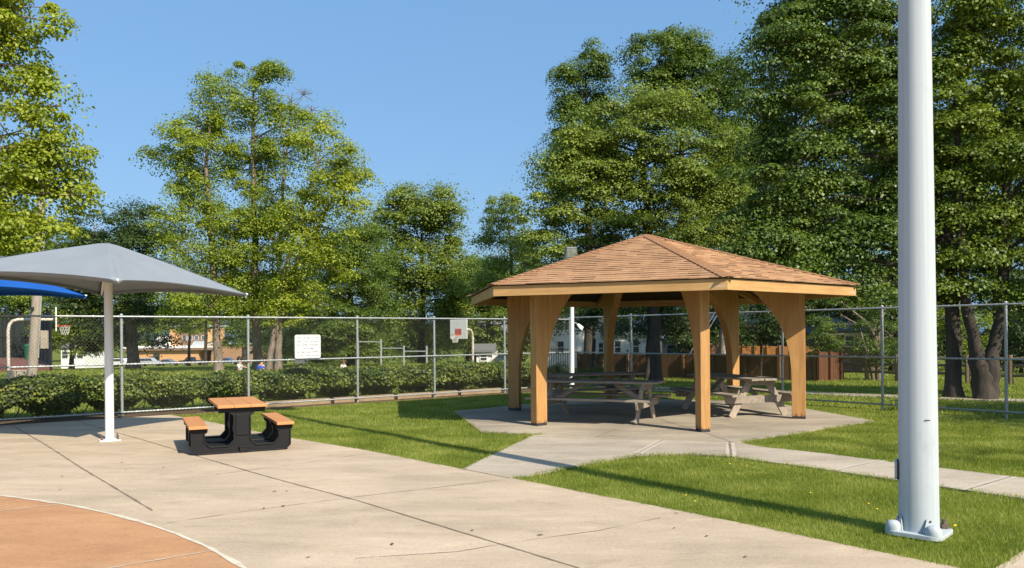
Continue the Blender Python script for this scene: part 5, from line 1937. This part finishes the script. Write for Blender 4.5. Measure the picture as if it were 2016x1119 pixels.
def iron_fence():
    a, b = P(1068, 710, 40), P(1122, 710, 40)
    base = Vector((a.x, a.y, tz(a.x, a.y)))
    th = thing('iron_fence', base, 'black iron railing in front of the white house', 'fence')
    zt_ = P(1090, 686, 40).z - base.z
    mb = MB()
    w = b.x - a.x
    for k in range(13):
        mb.box((w * k / 12, 0, zt_ / 2), (.03, .03, zt_))
    mb.build('pickets', M['black'], th)
    for z in (.25, zt_ - .08):
        MB().box((w / 2, .001, z), (w, .04, .04)).build('rail', M['black'], th)


iron_fence()

# park walk beyond the right fence
pw_px = [(1180, 761), (1330, 764), (1500, 768), (1640, 775), (1760, 779), (1880, 783), (2100, 790), (2250, 795)]
up = [G(x, y - 2.2) for x, y in pw_px]
dn = [G(x, y + 2.2) for x, y in pw_px]
slab('park_walk', dn + list(reversed(up)), -0.008, M['path'], .1)

# ------------------------------------------------------------------ cars by the school
def car(px, d, label, paint, kind='sedan', rz=0.0):
    b = P(px, 712, d)
    b.z = tz(b.x, b.y)
    th = thing('parked_car', b, label, 'car', 'cars parked by the school', rz)
    if kind == 'pickup':
        prof = [(-2.7, .45), (-2.7, 1.05), (-.6, 1.1), (-.45, 1.75), (.75, 1.78), (1.35, 1.15), (2.55, 1.02), (2.65, .45)]
        glass = [(-.38, 1.15), (-.32, 1.66), (.68, 1.68), (1.15, 1.17)]
    elif kind == 'suv':
        prof = [(-2.3, .4), (-2.3, 1.1), (-2.05, 1.75), (.6, 1.8), (1.25, 1.15), (2.25, 1.0), (2.35, .4)]
        glass = [(-2.0, 1.15), (-1.85, 1.64), (.52, 1.68), (1.0, 1.17)]
    else:
        prof = [(-2.25, .35), (-2.25, .9), (-1.5, 1.0), (-.9, 1.42), (.35, 1.45), (1.05, 1.0), (2.2, .85), (2.3, .35)]
        glass = [(-1.35, 1.0), (-.85, 1.34), (.3, 1.37), (.82, 1.02)]
    bd = MB().prism(prof, (0, 0, 0), (1, 0, 0), (0, 0, 1), (0, 1, 0), 1.8).build('body', paint, th, bevel=.08, seg=3)
    MB().prism(glass, (0, 0, 0), (1, 0, 0), (0, 0, 1), (0, 1, 0), 1.815).build('window', M['glass'], th)
    for x in (-1.4, 1.4):
        for s in (-1, 1):
            w = MB().tube([(x, s * .78, .34), (x, s * .93, .34)], .34, 18).build('wheel', M['steel_dark'], th)
            MB().tube([(x, s * .93, .34), (x, s * .945, .34)], .19, 12).build('rim', M['galv'], w)


cp = {k: plain('car_paint_' + k, c, None, 3, .3, spec=.6) for k, c in {'silver': (.42, .44, .46), 'blue': (.04, .10, .20), 'black': (.02, .02, .025), 'slate': (.12, .17, .22), 'white': (.7, .7, .7)}.items()}
car(295, 165, 'silver off-road car parked left in front of the school door', cp['silver'], 'suv')
car(331, 166, 'blue low car parked between the silver and black vehicles', cp['slate'])
car(378, 165, 'black pickup truck parked in front of the school', cp['black'], 'pickup', R(180))
car(448, 165, 'blue car parked right of the pale straight trunk', cp['blue'])
car(207, 160, 'dark blue car parked behind the thick-trunked dark tree', cp['blue'], 'suv')
car(176, 158, 'silver car parked in front of the far white house', cp['silver'])
car(240, 160, 'pale car parked just left of the thick dark trunk', cp['white'], 'suv')

# ------------------------------------------------------------------ children playing beyond the hedge
def person(px, py_head, d, label, shirt, hair, pose, rz=0.0, height=0.92):
    """a small child; height in metres, py_head: pixel of the crown of the head"""
    q = P(px, py_head, d)
    gz = tz(q.x, q.y)
    h = height
    top = q.z - gz
    th = thing('person', (q.x, q.y, gz + (top - h if pose == 'perch' else 0)), label, 'person', 'children playing beyond the hedge', rz)
    s = top / 1.0 if pose != 'perch' else h
    s = max(s, .6)

    def skin(name, verts, edges, rad, mat, root=0, parent=th):
        me = bpy.data.meshes.new(name)
        me.from_pydata([tuple(Vector(v) * s) for v in verts], edges, [])
        o = bpy.data.objects.new(name, me)
        link(o, parent)
        me.materials.append(mat)
        md = o.modifiers.new('skin', 'SKIN')
        for i, sv in enumerate(me.skin_vertices[0].data):
            r = rad[i] * s
            sv.radius = (r, r)
            sv.use_root = (i == root)
        md.use_smooth_shade = True
        o.modifiers.new('sub', 'SUBSURF').levels = 1
        o.modifiers['sub'].render_levels = 2
        return o
    bend = {'reach': 0.02, 'stoop': .12, 'walk': 0.04}.get(pose, .0)
    sh = Vector((bend, 0, .74))
    V = [(0, 0, .46), (bend * .4, 0, .60), sh, sh + Vector((bend * .3, 0, .07)), sh + Vector((bend * .5, 0, .145)), sh + Vector((bend * .5, 0, .21)),
         (0.0, .065, .44), (.03, .07, .24), (-.02, .07, .035), (.06, .07, .02),
         (0.0, -.065, .44), (-.03, -.07, .24), (-.07, -.07, .035), (.01, -.07, .02)]
    rad = [.085, .085, .075, .04, .082, .06, .062, .045, .03, .028, .062, .045, .03, .028]
    E = [(0, 1), (1, 2), (2, 3), (3, 4), (4, 5), (0, 6), (6, 7), (7, 8), (8, 9), (0, 10), (10, 11), (11, 12), (12, 13)]
    arm = {'reach': [(.10, .13, .66), (.24, .12, .63)], 'stoop': [(.12, .12, .56), (.24, .10, .48)], 'walk': [(.02, .16, .56), (.10, .16, .45)]}[pose]
    arm2 = {'reach': [(.02, -.15, .57), (.10, -.14, .47)], 'stoop': [(.10, -.12, .55), (.22, -.09, .48)], 'walk': [(-.06, -.15, .57), (-.02, -.16, .45)]}[pose]
    for sgn, ar in ((1, arm), (-1, arm2)):
        i = len(V)
        V += [tuple(sh + Vector((0, sgn * .10, -.01))), ar[0], ar[1]]
        rad += [.042, .030, .022]
        E += [(2, i), (i, i + 1), (i + 1, i + 2)]
        e0, e1 = Vector(ar[0]), Vector(ar[1])
        dd = (e1 - e0).normalized()
        for f in range(5):
            j = len(V)
            off = Vector((0, (f - 2) * .009, .004 * (f % 2)))
            ln = (.035, .05, .054, .05, .04)[f]
            V += [tuple(e1 + dd * .02 + off), tuple(e1 + dd * (.02 + ln) + off * 1.4 + Vector((0, 0, -.008)))]
            rad += [.008, .006]
            E += [(i + 2, j), (j, j + 1)]
    body = skin('body', V, E, rad, M['skin'])
    # shirt, shorts, hair
    i0 = [(0, 0, .47), (bend * .4, 0, .60), tuple(sh + Vector((0, 0, -.005)))]
    sv, sr_, se = list(i0), [.098, .100, .088], [(0, 1), (1, 2)]
    for sgn, ar in ((1, arm), (-1, arm2)):
        j = len(sv)
        s0 = sh + Vector((0, sgn * .10, -.01))
        sv += [tuple(s0), tuple(s0.lerp(Vector(ar[0]), .7))]
        sr_ += [.054, .044]
        se += [(2, j), (j, j + 1)]
    skin('shirt', sv, se, sr_, shirt)
    skin('shorts', [(0, 0, .46), (0, .066, .42), (.02, .07, .29), (0, -.066, .42), (-.02, -.07, .29)], [(0, 1), (1, 2), (0, 3), (3, 4)], [.097, .075, .062, .075, .062], M['denim'])
    hc = (sh + Vector((bend * .5, 0, .175))) * s
    MB().sphere((hc.x - .018 * s, hc.y, hc.z + .018 * s), .098 * s, 14, 10, (1, .95, .9)).build('hair', hair, th, smooth=True)
    f = hc + Vector((.083 * s, 0, -.03 * s))
    for sgn in (-1, 1):
        MB().sphere((f.x, sgn * .03 * s, f.z + .015 * s), .010 * s, 8, 6).build('eye', M['hair'], th)
        MB().sphere((hc.x, sgn * .086 * s, hc.z - .02 * s), .018 * s, 8, 6, (1, .5, 1.3)).build('ear', M['skin'], th)
    MB().sphere((f.x + .004 * s, 0, f.z - .012 * s), .012 * s, 8, 6).build('nose', M['skin'], th)
    MB().sphere((f.x - .004 * s, 0, f.z - .042 * s), .014 * s, 8, 6, (.5, 1.6, .5)).build('mouth', M['lips'], th)
    return th


M['denim'] = plain('dark_denim', (.05, .07, .12), None, 14, .8)
M['lips'] = plain('lips', (.36, .14, .12), None, 14, .6)
M['shirt_grey'] = plain('pale_grey_shirt', (.62, .61, .60), None, 8, .8)
M['shirt_blue'] = plain('blue_shirt', (.025, .09, .52), None, 8, .8)
M['shirt_white'] = plain('white_shirt', (.78, .76, .76), None, 8, .8)
person(471, 703, 26, 'child in pale grey shirt reaching out one arm beyond the hedge', M['shirt_grey'], M['hair'], 'reach', R(5))
person(513, 705, 26, 'child in bright blue shirt beyond the hedge near the trunks', M['shirt_blue'], M['hair'], 'walk', R(75))
person(674, 709, 30, 'child in white shirt stooping beyond the hedge right of the sign', M['shirt_white'], M['hair_brown'], 'stoop', R(-60))

# ------------------------------------------------------------------ small things lying about
def leaf_bit(px, py, sc, rz):
    p = G(px, py)
    mb = MB()
    mb.add([(-.05, 0, .004), (0, -.022, .012), (.055, .004, .006), (.0, .024, .014)], [(0, 1, 2, 3)])
    o = mb.build('fallen_leaf', M['dry_leaf'], fix=False)
    o.location = (p.x, p.y, .005)
    o.rotation_euler = (0, 0, rz)
    o.scale = (sc, sc, sc)
    tag(o, 'small dry brown leaf lying on the concrete plaza', 'leaf', 'dry leaves scattered on the plaza')


for px, py in ((122, 939), (118, 966), (541, 969), (565, 968), (526, 849), (322, 922), (930, 1046), (1064, 1055), (1392, 1057), (1332, 1012), (1328, 1041), (1468, 1098), (520, 1002), (558, 998), (248, 925), (772, 1073), (607, 1099), (428, 935), (240, 912)):
    leaf_bit(px, py, random.uniform(.3, .65), random.uniform(0, 6))
for px, py in ((1436, 921), (1367, 997), (1349, 985), (1595, 980), (1726, 1013), (1878, 1047), (1880, 1046), (1709, 1002), (1470, 926), (2004, 985), (640, 852), (668, 868)):
    p = G(px, py)
    th = thing('dandelion', (p.x, p.y, -.03), 'small yellow dandelion flower in the mown lawn', 'flower', 'dandelions dotted in the lawn')
    MB().tube([(0, 0, 0), (.004, 0, .075)], .002, 5).build('stem', L_GRASS, th)
    MB().sphere((.004, 0, .08), .011, 10, 6, (1, 1, .5)).build('flower_head', M['yellow'], th)
